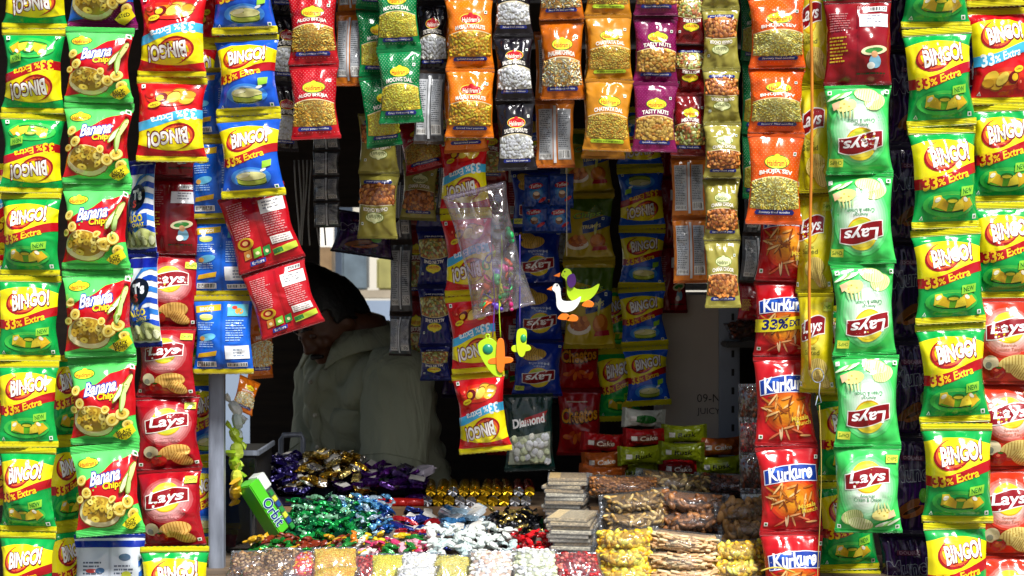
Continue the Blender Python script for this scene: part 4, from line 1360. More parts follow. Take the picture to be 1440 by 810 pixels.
def candy(name, kind, mat, size, loc, rot, label, group, cat='sweet', seed=0):
    key = (kind, mat.name, seed)
    if key not in CANDY:
        me = candy_mesh(seed + (50 if kind == 'block' else 0), kind)
        me.materials.append(mat); me.materials.append(film('#cfccc4', .3))
        CANDY[key] = me
    o = bpy.data.objects.new(name, CANDY[key])
    link(o)
    o.location = loc; o.rotation_euler = rot; o.scale = (size, size, size)
    return tag(o, label, cat, group)


def heap(name, label, group, mats, x0, x1, y0, y1, zf, size, sp, kind='twist', seed=1, layers=2, spread=.5):
    """Loose heap: sweets laid at random angles on each other up to the surface zf(u, v)."""
    rs = random.Random(seed)
    nx = max(2, int((x1 - x0) / sp)); ny = max(2, int((y1 - y0) / sp))
    for l in range(layers):
        for i in range(nx):
            for j in range(ny):
                if l and rs.random() < .35:
                    continue
                u = (i + .5 + rs.uniform(-.5, .5)) / nx; v = (j + .5 + rs.uniform(-.5, .5)) / ny
                z = zf(u, v)
                if z is None:
                    continue
                z -= l * size * .32
                candy(name, kind, rs.choice(mats), size * rs.uniform(.85, 1.12), (x0 + (x1 - x0) * u, y0 + (y1 - y0) * v, z + size * .12 + rs.uniform(-.1, .1) * size),
                      (rs.uniform(-spread, spread), rs.uniform(-spread, spread), rs.uniform(0, 6.28)), label, group, seed=rs.randint(0, 3))


def mound(base, h, p=2.0, low=0.0):
    def f(u, v):
        q = 1 - abs(2 * u - 1) ** p * .8 - abs(2 * v - 1) ** p * .8
        return base + low + h * max(0, q)
    return f


def X(px, Y):
    return (px - 720) * psz(Y)


def tray(name, x0, x1, y0, y1, z0, h, mat, label, cat='tray', t=.004, group=None):
    e = empty(name, ((x0 + x1) / 2, (y0 + y1) / 2, z0))
    w, d = (x1 - x0) / 2, (y1 - y0) / 2
    box_obj('base', -w, w, -d, d, 0.0005, t, mat, e, .001)
    for sx in (-1, 1):
        box_obj('side', min(sx * w, sx * (w - t)), max(sx * w, sx * (w - t)), -d, d, t, h, mat, e, .001)
    for sy in (-1, 1):
        box_obj('end', -w + t, w - t, min(sy * d, sy * (d - t)), max(sy * d, sy * (d - t)), t, h, mat, e, .001)
    return tag(e, label, cat, group)


# ------------------------------------------------------------------ sweets on the ledge
CARD = plain('#8a7658', .8, 0, .2, 8.0, name='cardboard')
def ledge_heap(px0, px1, y0, y1, h, mats, size, sp, label, group, kind, seed, layers=3, riser=.02):
    a_, b_ = X(px0, (y0 + y1) / 2), X(px1, (y0 + y1) / 2)
    heap(group.split()[0] + '_sweet', label, group, mats, a_, b_, y0, y1, mound(LT + .010, h, 2.6, riser), size, sp, kind, seed, layers, .6)
indigo = [foil('#150a44'), foil('#241060'), foil('#1a1050')]
golds = [foil('#c89a28', .85), foil('#e0c878', .9), foil('#8a6a1c', .8), foil('#d8d4c8', .9)]
purps = [foil('#3c0f5e'), foil('#5a1a7e'), foil('#2a0a48')]
tray('sweet_carton', X(383, .6), X(470, .6), .54, .70, LT + .001, .018, plain('#1c1440', .5), 'dark purple open carton at the left of the raised ledge', 'carton')
tray('sweet_carton', X(472, .6), X(592, .6), .54, .70, LT + .001, .016, plain('#2a1040', .5), 'dark violet open carton in front of the shirt of the vendor', 'carton')
ledge_heap(372, 440, .53, .69, .062, indigo, .036, .022, 'dark indigo foil chocolate in the heap at the left of the ledge', 'indigo chocolates on the ledge', 'block', 11)
ledge_heap(405, 525, .53, .70, .066, golds, .034, .022, 'gold foil sweet in the heap in front of the vendor', 'gold sweets on the ledge', 'block', 12)
ledge_heap(480, 600, .53, .68, .038, purps, .040, .026, 'purple foil sweet in the heap right of the gold one', 'purple sweets on the ledge', 'block', 13, 2)
# flat sachets and red tubes right of them
for k in range(9):
    x = X(522 + 9 * k, .6)
    c = ['#1e1a4a', '#4a8a2a', '#3a1a5a', '#c8c0d0', '#2a6a3a'][k % 5]
    o = candy('toffee_bar', 'block', foil(c, .2), .062, (x, .60 + .014 * (k % 3), LT + .042 + .010 * (k % 3)), (.1 * (k % 2), -.15, 1.1 + .2 * (k % 4)), 'small flat toffee bar heaped between purple sweets and gold rolls', 'toffee bars on the ledge')
for k in range(6):
    bm = bmesh.new(); tube(bm, [(-.020, 0, 0), (-.018, 0, 0), (.018, 0, 0), (.020, 0, 0)], [.006, .009, .009, .006], 10)
    o = bm_obj('candy_tube', bm, foil('#c8201a', .1), None, True, (X(532 + 10 * k, .52), .520, LT + .010), (0, .05, .1 * (k % 3 - 1)))
    tag(o, f'{NTH[k]} short red candy tube from the left below the flat toffee bars', 'sweet', 'red candy tubes')
# gold and silver rolls stacked with their ends to the front
GOLD, SILV = foil('#d8ac1c', .9, .2), foil('#c8ccd0', .95, .2)
def roll(loc, L, r, mat, endmat, label, group, yaw=0, pitch=0):
    e = empty('sweet_roll', loc, (pitch, 0, yaw))
    bm = bmesh.new()
    tube(bm, [(0, 0, 0), (0, .004, 0), (0, L, 0)], [r * .9, r, r], 12)
    bm_obj('roll_wrapper', bm, mat, e, True)
    bm = bmesh.new()
    n = 16
    c = bm.verts.new((0, -.001, 0)); ring = [bm.verts.new((r * .92 * math.cos(2 * math.pi * k / n), -.0035 if k % 2 else -.0055, r * .92 * math.sin(2 * math.pi * k / n))) for k in range(n)]
    for k in range(n):
        bm.faces.new((c, ring[k], ring[(k + 1) % n]))
    bm_obj('folded_end', bm, endmat, e)
    return tag(e, label, 'sweet roll', group)
rw = random.Random(3)
for k in range(10):
    x = X(601 + 15.4 * k, .54)
    roll((x, .530, LT + .0118), .085, .0112, GOLD if k % 3 else SILV, SILV if k in (0, 3, 4, 8, 9) else GOLD, f'{NTH[k]} foil sweet roll from the left in the lower row on the ledge', 'lower row of sweet rolls', rw.uniform(-.05, .05))
for k in range(10):
    x = X(599 + 15.4 * k + 7, .54)
    roll((x, .537, LT + .0310), .09, .0108, GOLD if k < 8 else foil('#a83a2a', .4), GOLD if k not in (2, 8) else SILV, f'{NTH[k]} foil sweet roll from the left in the upper row on the ledge', 'upper row of sweet rolls', rw.uniform(-.06, .06), .06)
for k in range(5):
    roll((X(692 + 11 * k, .50), .49, CT + .050 + .0 * k), .03, .0085, SILV, SILV, f'{NTH[k]} small silver roll from the left in front of the gold rolls', 'small silver rolls', rw.uniform(-.1, .1))
box_obj('_tmp', 0, .01, 0, .01, 0, .01, WOOD)
bpy.data.objects.remove(bpy.data.objects['_tmp'])
o = box_obj('sweet_carton', X(688, .5), X(742, .5), .475, .498, CT + .001, CT + .040, plain('#1c2a6a', .5), None, .002)
tag(o, 'small blue carton carrying the silver rolls in front of the ledge', 'carton')

# ------------------------------------------------------------------ sweets on the counter boards in shallow trays
TRAYM = plain('#756a60', .7, 0, .3, 7.0, .2, (1, 8, 8))
for k, (a_, b_) in enumerate(((410, 552), (554, 612), (614, 684), (686, 760))):
    tray('sweet_tray', X(a_, .36), X(b_, .36), .25, .485, CT + .001, .048 if k else .040, TRAYM, ['grey wooden tray of blue and green sweets', 'narrow grey wooden tray of red and blue sweets', 'grey wooden tray of pale blue sachets', 'grey wooden tray of black sweets'][k] + ' below the ledge', 'tray')
blues = [foil('#1a5aa8', .5), foil('#6ab0e0', .6), foil('#0c2a70', .4), foil('#c8e0f0', .6)]
greens = [foil('#0c6a3a', .5), foil('#18a04a', .5), foil('#083a28', .5), foil('#9adcb0', .6)]
heap('blue_sweet', 'blue foil sweet in the tray heap below the ledge', 'blue sweets', blues, X(470, .42), X(550, .42), .34, .48, lambda u, v: CT + 0.046 + .050 * v, .034, .019, 'twist', 21, 3, .7)
heap('green_sweet', 'green foil sweet in the tray heap left of the blue one', 'green sweets', greens, X(404, .36), X(520, .36), .255, .47, lambda u, v: CT + 0.044 + .045 * v - .03 * max(0, u - .6), .036, .021, 'twist', 22, 3, .7)
heap('tray_sweet', 'red or blue sweet in the narrow tray', 'red and blue sweets', [foil('#a01820', .3), foil('#1a2a7a', .4), foil('#12327a', .4)], X(558, .36), X(609, .36), .27, .46, lambda u, v: CT + 0.034 + .03 * v, .034, .021, 'block', 23, 2, .5)
heap('pale_sachet', 'pale blue sachet in the tray under the gold rolls', 'pale blue sachets', [foil('#a8c8dc', .3), foil('#3a7ab0', .3), foil('#e0e8ee', .4)], X(618, .38), X(680, .38), .30, .47, lambda u, v: CT + 0.036 + .035 * v, .042, .025, 'block', 24, 3, .5)
heap('black_sweet', 'black foil sweet in the tray beside the slab stack', 'black sweets', [foil('#0c0c12', .5), foil('#2a2a30', .6), foil('#c8b060', .8)], X(688, .36), X(758, .36), .26, .46, lambda u, v: CT + 0.038 + .03 * v, .031, .018, 'twist', 25, 2, .7)
heap('pink_sweet', 'pink foil sweet in front of the pale blue sachets', 'pink sweets', [foil('#b01a5a', .4), foil('#d84a8a', .4), foil('#2a3a9a', .4)], X(595, .27), X(668, .27), .24, .30, lambda u, v: CT + .026, .036, .020, 'twist', 26, 2, .5)
mixc = [film('#d8b81c', .25), film('#e8e4d8', .25), film('#c8386a', .25), foil('#2a8a3a', .3), film('#e0a0b0', .25), film('#c8741c', .25)]
heap('assorted_sweet', 'assorted bright sweet scattered in front of the green heap', 'assorted sweets', mixc, X(485, .2), X(602, .2), .15, .245, lambda u, v: CT + .022 + .024 * v, .035, .021, 'twist', 27, 2, .6)
heap('dark_green_sweet', 'dark green sweet in the heap under the green gum carton', 'dark green sweets', [foil('#0e5a1c', .4), foil('#18802a', .4), film('#c89a1c', .3), film('#7a2a14', .3)], X(350, .2), X(490, .2), .15, .245, lambda u, v: CT + .022 + .024 * v, .036, .022, 'twist', 28, 2, .6)
heap('white_sweet', 'white paper sweet in the heap at the front middle', 'white sweets', [film('#dfe2dc', .3), film('#ccd6d2', .3), film('#b8ccca', .3)], X(600, .17), X(722, .17), .12, .235, lambda u, v: CT + .028 + .034 * v, .038, .021, 'twist', 29, 2, .6)
heap('red_sweet', 'clear red sweet in the heap left of the slab stack', 'red sweets', [film('#c80f18', .15), film('#e02028', .15), film('#8e0810', .15)], X(720, .17), X(786, .17), .13, .24, lambda u, v: CT + .024 + .030 * v, .030, .018, 'twist', 30, 2, .6)


# ------------------------------------------------------------------ clear pouches of food
def clear_art(kind, dark, A=1.0, depth=.16, fd=.7, gloss=.14):
    a = Art(A, '#cccccc', .07, .07, depth=depth, pinch=.05, wr=1.8)
    a.bodymat = clear_film(gloss=gloss, bump=1.0, milky=.05)
    a.fdepth = fd
    a.fill(kind, lambda x: .09 * A, lambda x: .91 * A, -.47, .47, dark)
    return a
FILL['brownnut'] = (ICO2, .075, (.045, .036, .034), ['#6a4a2c', '#84603a', '#4e331c', '#a08058'])
CA = dict(brown=clear_art('brownnut', '#3a2412'), orange=clear_art('dal', '#b0600e'), yellow=clear_art('moong', '#b09020'), pale=clear_art('peanut', '#a8a080'), puff=clear_art('puff', '#8a8c6a', depth=.2),
          sev=clear_art('sev', '#a89030'), stick=clear_art('stick', '#8a6a48', 1.0, .16, .7), cookie=clear_art('cookie', '#6a4a2a', .8, .16, 1.3), crisp=clear_art('crisp', '#8a6414', .75, .2, .8), date=clear_art('date', '#3a1a0c', .8, .18, 1.0), choor=clear_art('chana', '#5a3010', .8, .16, 1.0))
FILL['sprinkle'] = (ICO1, .06, (.036, .03, .02), ['#e0301c', '#f4ead8', '#e86a8a', '#f0a020'])
FILL['candied'] = (ICO2, .085, (.05, .04, .035), ['#8e0c14', '#b01620', '#6e0a10', '#d86a5a'])
CA['sprinkle'] = clear_art('sprinkle', '#b83020'); CA['candied'] = clear_art('candied', '#5a0a0c')
FILL['pinkpuff'] = (ICO2, .10, (.06, .055, .05), ['#e8d0b8', '#f0e0cc', '#d8a890', '#f4ecd8'])
CA['pinkpuff'] = clear_art('pinkpuff', '#a88070', depth=.18)


def pouch(kind, px, py, Y, wpx, D, label, name='food_pouch', yaw=0, tilt=-62, group=None, cat='pouch', ds=1.0):
    s_ = psz(Y)
    packet(CA[kind], name, at(px, py, Y), wpx * s_, D, 0, yaw, tilt, False, label, cat, group, dscale=wpx * s_ * ds)


front = [('brown', 350, 794, 56, 'brown roasted nuts, first pouch of the front row'), ('brown', 396, 790, 52, 'dark brown roasted nuts, second pouch of the front row'), ('sprinkle', 427, 794, 56, 'red and white sugared seeds in the front row'),
         ('orange', 472, 789, 64, 'orange fried lentils, upper of two in the front row'), ('candied', 512, 800, 50, 'dark red candied berries in the front row'), ('yellow', 547, 798, 52, 'yellow lentils in the front row'),
         ('pale', 588, 796, 54, 'pale peanuts in the front row'), ('sev', 634, 800, 62, 'yellow fried noodles in the front row'), ('pinkpuff', 692, 794, 66, 'pinkish puffed rice balls in the front row'),
         ('puff', 752, 792, 66, 'pale green puffed balls in the front row'), ('candied', 812, 796, 70, 'red candied berries before the slab stack')]
for k, (kd, x, y, w, lab) in enumerate(front):
    pouch(kd, x, y, .075, w, .075, 'clear pouch of ' + lab, yaw=VAR.uniform(-8, 8), tilt=-58, group='clear pouches of the front row')
for k, (kd, x, w, lab) in enumerate((('brown', 370, 62, 'brown nuts'), ('orange', 470, 66, 'orange lentils'), ('pale', 585, 60, 'pale peanuts'), ('pinkpuff', 690, 66, 'pinkish puffs'), ('puff', 752, 66, 'pale green puffs'))):
    pouch(kd, x, 812, .035, w, .07, f'clear pouch of {lab} lying lowest at the front edge', tilt=-66, yaw=VAR.uniform(-6, 6), group='clear pouches at the front edge')

# right half: flat packs of biscuits, crisps and dried fruit in piles
cols_ = [  # pile: pixel x, depth Y, width, packs from the top down (kind, wording), pixel y of the top pack
    (880, .13, 90, 756, [('crisp', 'golden crisps'), ('crisp', 'golden crisps'), ('crisp', 'golden crisps')], 'left of the beige sticks'),
    (962, .13, 100, 760, [('stick', 'beige breadsticks'), ('stick', 'beige breadsticks'), ('stick', 'beige breadsticks')], 'beside the golden crisps'),
    (1036, .14, 88, 772, [('crisp', 'yellow banana crisps'), ('crisp', 'yellow banana crisps')], 'beside the red strip'),
    (890, .29, 98, 704, [('seed', 'flat brown seeds'), ('seed', 'flat brown seeds')], 'above the golden crisps'),
    (972, .30, 104, 704, [('ring', 'brown cashew rings'), ('ring', 'brown cashew rings')], 'above the beige sticks'),
    (1046, .27, 74, 716, [('cookie', 'tan biscuits'), ('cookie', 'tan biscuits')], 'above the banana crisps'),
    (876, .40, 100, 682, [('crumb', 'brown crumbly cake')], 'behind the sesame slabs'),
    (950, .43, 100, 678, [('seed', 'dark dried seeds')], 'under the olive yellow cakes'),
    (1030, .44, 96, 680, [('date', 'dark dates')], 'in the shade by the red strip')]
for k_, d_, sp_, sz_, cs_ in (('seed', '#4a3618', .20, (.19, .08, .05), ['#8a6a38', '#a48448', '#6e5228', '#b89c60']), ('ring', '#4a2c16', .24, (.2, .11, .08), ['#8a5a34', '#9e6c42', '#6e4426']),
                              ('crumb', '#7a4a20', .11, (.08, .07, .05), ['#96602c', '#aa7038', '#7e4c20']), ('bigcrisp', '#9a7418', .19, (.19, .13, .04), ['#d8ac28', '#e8c448', '#b88c18', '#c89c20']),
                              ('bigstick', '#94704a', .12, (.34, .06, .055), ['#c8a47a', '#b08c62', '#d8b890']), ('biscuit', '#6a4a2a', .26, (.30, .20, .07), ['#96703f', '#a87f4e', '#7e5a30']), ('bigdate', '#3a1a0c', .22, (.17, .10, .08), ['#5a2a14', '#74381c', '#46200e'])):
    FILL[k_] = (PRI if k_ == 'bigstick' else ICO2, sp_, sz_, cs_)
    CA[k_] = clear_art(k_, d_, 3.0, .40, .8, .08)
REN = {'crisp': 'bigcrisp', 'stick': 'bigstick', 'cookie': 'biscuit', 'date': 'bigdate'}
for px_, Y_, w_, y_, packs, where in cols_:
    for k, (kd, what) in enumerate(packs):
        lv = ('only', 'upper', 'middle', 'lowest')[0 if len(packs) == 1 else (1 + k if len(packs) == 3 else (1 if k == 0 else 3))]
        Wp = 31 * psz(Y_)
        packet(CA[REN.get(kd, kd)], 'snack_pack', at(px_ + VAR.uniform(-5, 5), y_ + 25 * k + 2, Y_ - .012 * k), Wp, w_ * 1.08 * VAR.uniform(.95, 1.08) * psz(Y_), 90 + VAR.uniform(-7, 7), VAR.uniform(-14, 14), 0, False,
               f'clear pack of {what}, {lv} of its pile {where}', 'pack', 'clear packs on the right of the counter', dscale=Wp * 2.3)
# what the piles rest on: low crates
for (x0, x1, y0, y1, h, lab) in ((846, 1062, .27, .47, .035, 'low crate under the brown cashew packs'), (846, 1062, .515, .78, .03, 'low crate on the ledge under the cake packs')):
    z0 = CT + .001 if y0 < .5 else LT + .001
    tray('crate', X(x0, (y0 + y1) / 2), X(x1, (y0 + y1) / 2), y0, y1, z0, h, WOOD_DARK, lab + ' at right', 'crate')

# small cakes in coloured wrappers piled at the back right
def cake_art(col, ink, word, win):
    a = Art(2.1, col, .085, .085, col, depth=.42, pinch=.16, rough=.18, wr=1.5)
    if win:
        a.ell('window_print', win, .05, 1.05, .26, .55, 0, 18)
    a.poly('logo', '#f2eee4', [(-.10, .36), (-.10, .62), (.16, .62), (.16, .36)])
    a.text('logo', ink, word, .02, 1.15, .8, .26, .02, .15, 94, res=2)
    return a
CK = [cake_art('#b01418', '#f6e8d0', 'Cake', '#7a2a10'), cake_art('#8f9c14', '#1c1c10', 'Rusk', None), cake_art('#c8ccc0', '#1c5a24', 'Bun', '#2a7a34'), cake_art('#a85018', '#f8f0e0', 'Cake', '#c8742c')]
cakes = [(848, 622, 0), (850, 648, 3), (846, 668, 3), (905, 588, 2), (908, 615, 0), (900, 640, 1), (893, 664, 1), (962, 610, 1), (958, 635, 1), (958, 658, 0), (1012, 628, 3), (1012, 655, 1)]
for k, (x, y, c) in enumerate(cakes):
    nm = ['red', 'olive yellow', 'white and green', 'orange brown'][c]
    pos = ['top left of the pile', 'second left of the pile', 'lowest left of the pile', 'top of the second stack', 'second of the second stack', 'third of the second stack', 'bottom of the second stack', 'top of the third stack', 'middle of the third stack', 'bottom of the third stack', 'top of the right stack', 'bottom of the right stack'][k]
    packet(CK[c], 'cake_packet', at(x, y, .60 - .02 * (k % 3)), 28 * psz(.6), 64 * psz(.6), 90 + VAR.uniform(-5, 5), VAR.uniform(-14, 14), 0, False, f'{nm} wrapped cake, {pos} before the cardboard carton', 'cake', 'wrapped cakes', dscale=28 * psz(.6))

# stacks of flat sesame slabs
SL = [plain('#c9b48a', .5, 0, .5, 260.0, .5, name='sesame'), plain('#b59a6c', .5, 0, .5, 260.0, .5, name='sesame'), plain('#d9ceb2', .4, 0, .45, 260.0, .5, name='sesame')]
def slabs(px, Y, n, z0, w, d, where, seed):
    rs = random.Random(seed)
    e = None
    z = z0
    bm = bmesh.new(); box(bm, -w / 2, w / 2, -d / 2, d / 2, 0, .0067, .0012)
    for v in bm.verts:
        v.co.z += .0006 * math.sin(v.co.x * 300) ; v.co.x += .0008 * math.sin(v.co.y * 170)
    me0 = bpy.data.meshes.new('slab'); bm.to_mesh(me0); bm.free()
    bm = bmesh.new(); box(bm, -w / 2 - .002, w / 2 + .002, -d / 2 - .002, d / 2 + .002, -.0002, .0069, .0010)
    mf = bpy.data.meshes.new('wrapper'); bm.to_mesh(mf); bm.free(); mf.materials.append(clear_film(gloss=.10, milky=.10, rough=.2))
    mes = []
    for m in SL:
        q = me0.copy(); q.materials.append(m); mes.append(q)
    for k in range(n):
        e = empty('sesame_slab', (X(px, Y) + rs.uniform(-.004, .004), Y + rs.uniform(-.005, .005), z), (0, 0, rs.uniform(-.10, .10) - .12))
        o = bpy.data.objects.new('slab', rs.choice(mes)); link(o, e)
        o = bpy.data.objects.new('wrapper', mf); link(o, e)
        tag(e, f'pale sesame slab in clear wrapper, {NTH[k]} from the bottom of {where}', 'slab', f'slabs of {where}')
        z += .0072
slabs(806, .20, 13, CT + .002, .072, .12, 'the front slab stack', 4)
slabs(797, .385, 20, CT + .002, .072, .10, 'the taller rear slab stack', 5)
e = empty('glue_carton', (X(753, .47), .47, CT + .001), (0, 0, .1))
box_obj('carton_body', -.014, .014, -.012, .012, 0, .055, film('#0e7a3c', .3), e); box_obj('label', -.0135, .0135, -.0135, -.0125, .004, .028, film('#dfe8e4', .3), e, 0)
tag(e, 'small green and white carton left of the rear slab stack', 'carton')

# ------------------------------------------------------------------ green gum carton leaning at the left
gum = empty('gum_carton', at(374, 710, .26))
gm = Euler((0, R(57), 0)).to_matrix()
gum.rotation_euler = (Euler((0, 0, R(28))).to_matrix() @ gm @ Euler((R(-20), 0, 0)).to_matrix()).to_euler()
LG, WG, DG = .112, .042, .040
lime, wht = film('#4fc024', .3), film('#e8efe8', .3)
bm = bmesh.new(); box(bm, -LG / 2, LG / 2, -DG / 2, DG / 2, -WG / 2, WG * .1, .002); bm_obj('carton_body', bm, lime, gum)
bm = bmesh.new(); box(bm, -LG / 2, -LG / 2 + .03, -DG / 2 + .004, DG / 2 - .004, WG * .1 + .0005, WG * .6, .002); bm_obj('header', bm, wht, gum)
bm = bmesh.new(); box(bm, -LG / 2 + .0305, LG / 2 - .002, -DG / 2 + .003, DG / 2 - .003, WG * .1 + .0005, WG * .5, .002); bm_obj('clear_cover', bm, clear_film(gloss=.15, milky=.06), gum)
for k in range(7):
    bm = bmesh.new(); box(bm, -.0055, .0055, -.018, .018, -.005, .005, .001)
    bm_obj('gum_pack', bm, film(['#2a8a3a', '#c8d83a', '#1a4a8a'][k % 3], .3), gum, False, (-LG / 2 + .040 + .0125 * k, 0, WG * .1 + .0085))
V, F = text_mesh('Orbit', .012, .12, 4)
lo, hi = V.min(0), V.max(0)
def decal(parent, name, P, F, y, mat):
    me = mesh_data(name, [(p[0], y, p[1]) for p in P], F, [mat], smooth=False)
    return link(bpy.data.objects.new(name, me), parent)
decal(gum, 'logo_outline', (text_mesh('Orbit', .05, .12, 4)[0] - (lo + hi) / 2) / (hi - lo) * np.array([.056, .022]) + np.array([.012, -.008]), text_mesh('Orbit', .05, .12, 4)[1], -DG / 2 - .0012, film('#cfeee0', .3))
decal(gum, 'logo', (V - (lo + hi) / 2) / (hi - lo) * np.array([.056, .022]) + np.array([.012, -.008]), F, -DG / 2 - .0018, film('#0c2a7a', .3))
tag(gum, 'lime green gum display carton leaning over at the left of the counter', 'carton')

# ------------------------------------------------------------------ left corner: hanging lime sweets, dark stand, cloth
for k, (x, y, c) in enumerate(((331, 574, '#e8ece8'), (334, 592, '#c8d8d0'), (332, 612, '#b8d82a'), (333, 634, '#c8e04a'), (331, 652, '#a0c82a'), (333, 672, '#d8e04a'), (331, 692, '#c8a01c'))):
    candy('hanging_sweet', 'twist', film(c, .2), .060, at(x, y, .24), (.5 * (k % 3 - 1), .9 + .5 * (k % 2), .3 * k), ['white', 'pale grey', 'lime', 'pale lime', 'leaf green', 'yellow lime', 'amber'][k] + ' wrapped sweet hanging beside the metal post', 'sweets hanging beside the post', seed=k % 4)
stand = empty('dark_stand', at(345, 660, .42))
stand.location.z = CT
box_obj('case', -.03, .03, -.06, .16, .001, .19, BLACK, stand)
box_obj('metal_edge', -.033, .033, -.064, -.0605, .186, .196, STEEL, stand, .001)
box_obj('metal_edge', .0305, .036, -.064, .16, .186, .196, STEEL, stand, .001)
box_obj('glass_front', -.028, .028, -.066, -.0645, .01, .18, clear_film((.8, .85, .9), .08, .05), stand, .0005)
tag(stand, 'dark display case with grey metal edge behind the gum carton', 'display case')
packet(ART['chiwda'], 'nut_packet', at(346, 556, .40), 34 * psz(.4), 52 * psz(.4), 24, 30, -20, False, 'small crumpled orange packet on the dark display case')
stool = empty('tubular_chair', at(415, 700, .80)); stool.location.z = 0
bm = bmesh.new(); zt = at(400, 612, .8).z
tube(bm, [(-.03, 0, .0), (-.03, 0, zt - .01), (-.025, 0, zt), (.01, .02, zt), (.015, .02, zt - .01), (.015, .02, 0)], .006, 8)
bm_obj('frame', bm, STEEL, stool, True); box_obj('rest', -.03, .015, .0, .03, zt - .12, zt - .10, BLACK, stool)
tag(stool, 'grey metal tube frame standing left of the vendor', 'frame')

# ------------------------------------------------------------------ cardboard carton, shelf upright and shelf at the back right
c = at(975, 415, .84); c2 = at(975, 640, .84)
cart = empty('cardboard_carton', (c.x, .84, c2.z))
box_obj('board', -.066, .066, 0, .25, 0, c.z - c2.z, plain('#cfc1b1', .85, 0, .12, 6.0), cart)
for s_, zz in (('09-N', .115), ('JUICY', .085)):
    Vt, Ft = text_mesh(s_, -.005, 0, 2); l_, h_ = Vt.min(0), Vt.max(0)
    decal(cart, 'stencil', (Vt - l_) / (h_ - l_) * np.array([.05, .018]) + np.array([.008, zz]), Ft, -.001, plain('#30261e', .8))
tag(cart, 'brown cardboard carton with black stencil print behind the cakes', 'carton')
st = empty('crate_stand', (c.x, .96, 0)); box_obj('plank', -.09, .09, -.12, .14, c2.z - .02, c2.z - .0005, WOOD_DARK, st)
for sx in (-.085, .07):
    for sy in (-.115, .12):
        box_obj('leg', sx, sx + .015, sy, sy + .015, 0, c2.z - .0205, WOOD_DARK, st)
tag(st, 'dark stand under the brown cardboard carton', 'stand')
u = at(1026, 405, .82)
up = empty('shelf_upright', (u.x, .82, 0))
box_obj('upright', -.022, .022, 0, .02, 0, 1.60, plain('#98a0ac', .45, .2, .2, 6.0), up)
for k in range(14):
    box_obj('slot', .004, .010, -.0012, -.0004, 1.02 + .04 * k, 1.035 + .04 * k, BLACK, up, 0)
z = at(1045, 480, .77).z
box_obj('shelf', -.02, .16, -.10, -.001, z - .012, z, plain('#4a4744', .5), up)
tag(up, 'grey slotted steel upright with a small shelf beside the carton', 'shelf')
packet(CA['date'], 'snack_pack', at(1052, 466, .76), 60 * psz(.76), .06, 0, 10, -55, False, 'dark pack of dried fruit on the small steel shelf', 'pack')
strip('nut_packet', [(1056, 540, 34), (1056, 590, 34), (1057, 640, 34), (1058, 690, 34), (1058, 740, 34)], .33, [CA['date'], CA['candied'], CA['date'], CA['pale']], '', desc='small dark red nut sachet', where='the chain left of red packets', group='small nut sachets', jitter=8)

# ------------------------------------------------------------------ things hanging in the middle: toys, bag, cords
def cord(name, pts, r, col, label, cat='cord', group=None):
    bm = bmesh.new(); tube(bm, pts, r, 7)
    return tag(bm_obj(name, bm, plain(col, .6, 0, .2, 40.0), None, True), label, cat, group)
cord('orange_cord', [at(1140 + 2 * math.sin(y / 90), y, -.035) for y in range(-60, 521, 20)], .0026, '#c87818', 'taut orange cord hanging before the lime yellow packets')
ring = empty('wire_hook', at(1150, 528, -.035))
bm = bmesh.new()
tube(bm, [(.010 * math.cos(a * .42), .002 * math.sin(a * .8), .012 * math.sin(a * .42)) for a in range(16)], .0009, 6); bm_obj('loop', bm, STEEL, ring, True)
bm = bmesh.new(); tube(bm, [(.004, 0, -.010), (.002, 0, -.03), (.006, 0, -.045), (-.004, 0, -.05), (.0, 0, -.034)], .0009, 6); bm_obj('hook', bm, STEEL, ring, True)
tag(ring, 'small wire hook at the end of the orange cord', 'hook')
cord('thread', [at(1152 - 3 * math.sin(y / 60), y, -.035) for y in range(570, 840, 18)], .0007, '#b8a050', 'thin thread hanging below the wire hook', 'thread')
cord('straw_string', [at(1070 + k * 6, 803 - 5 * math.sin(k / 2.2), -.03) for k in range(9)], .0016, '#c8b040', 'yellow straw string across the lowest red packet', 'string')
cord('thread', [at(797, y, .18) for y in range(-40, 385, 25)], .0006, '#c8c0a8', 'pale thread from which the goose toy hangs', 'thread')
cord('ribbon', [at(693 + 2 * math.sin(y / 30), y, .16) for y in range(330, 482, 12)], .0010, '#5a2a8a', 'purple ribbon holding the green whistle', 'ribbon')
cord('ribbon', [at(704 + 2 * math.sin(y / 25), y, .16) for y in range(330, 484, 12)], .0010, '#a8c81c', 'lime ribbon holding the orange whistle', 'ribbon')
cord('ribbon', [at(731, y, .17) for y in range(330, 468, 12)], .0010, '#4a3a9a', 'violet ribbon holding the lime whistle', 'ribbon')

def toy_plate(root, name, pts, y, th, mat, sc):
    bm = bmesh.new(); slab(bm, [(x * sc, z * sc) for x, z in pts], th, y=y)
    o = bm_obj(name, bm, mat, root)
    md = o.modifiers.new('b', 'BEVEL'); md.width = th * .3; md.segments = 2; md.limit_method = 'ANGLE'
    return o
def smooth_poly(pts, n=4):
    out = []
    m = len(pts)
    for i in range(m):
        p0, p1, p2, p3 = (Vector(pts[(i + k - 1) % m]) for k in range(4))
        for q in range(n):
            t = q / n
            out.append(tuple(.5 * ((2 * p1) + (-p0 + p2) * t + (2 * p0 - 5 * p1 + 4 * p2 - p3) * t * t + (-p0 + 3 * p1 - 3 * p2 + p3) * t ** 3)))
    return out
goose = smooth_poly([(-30, 26), (-25, 33), (-18, 32), (-14, 25), (-13, 14), (-10, 6), (0, 4), (14, 6), (26, 12), (22, 0), (12, -10), (-2, -14), (-14, -12), (-21, -4), (-22, 8), (-24, 18), (-29, 22)])
k_ = psz(.18)
gt = empty('goose_toy', at(812, 415, .18))
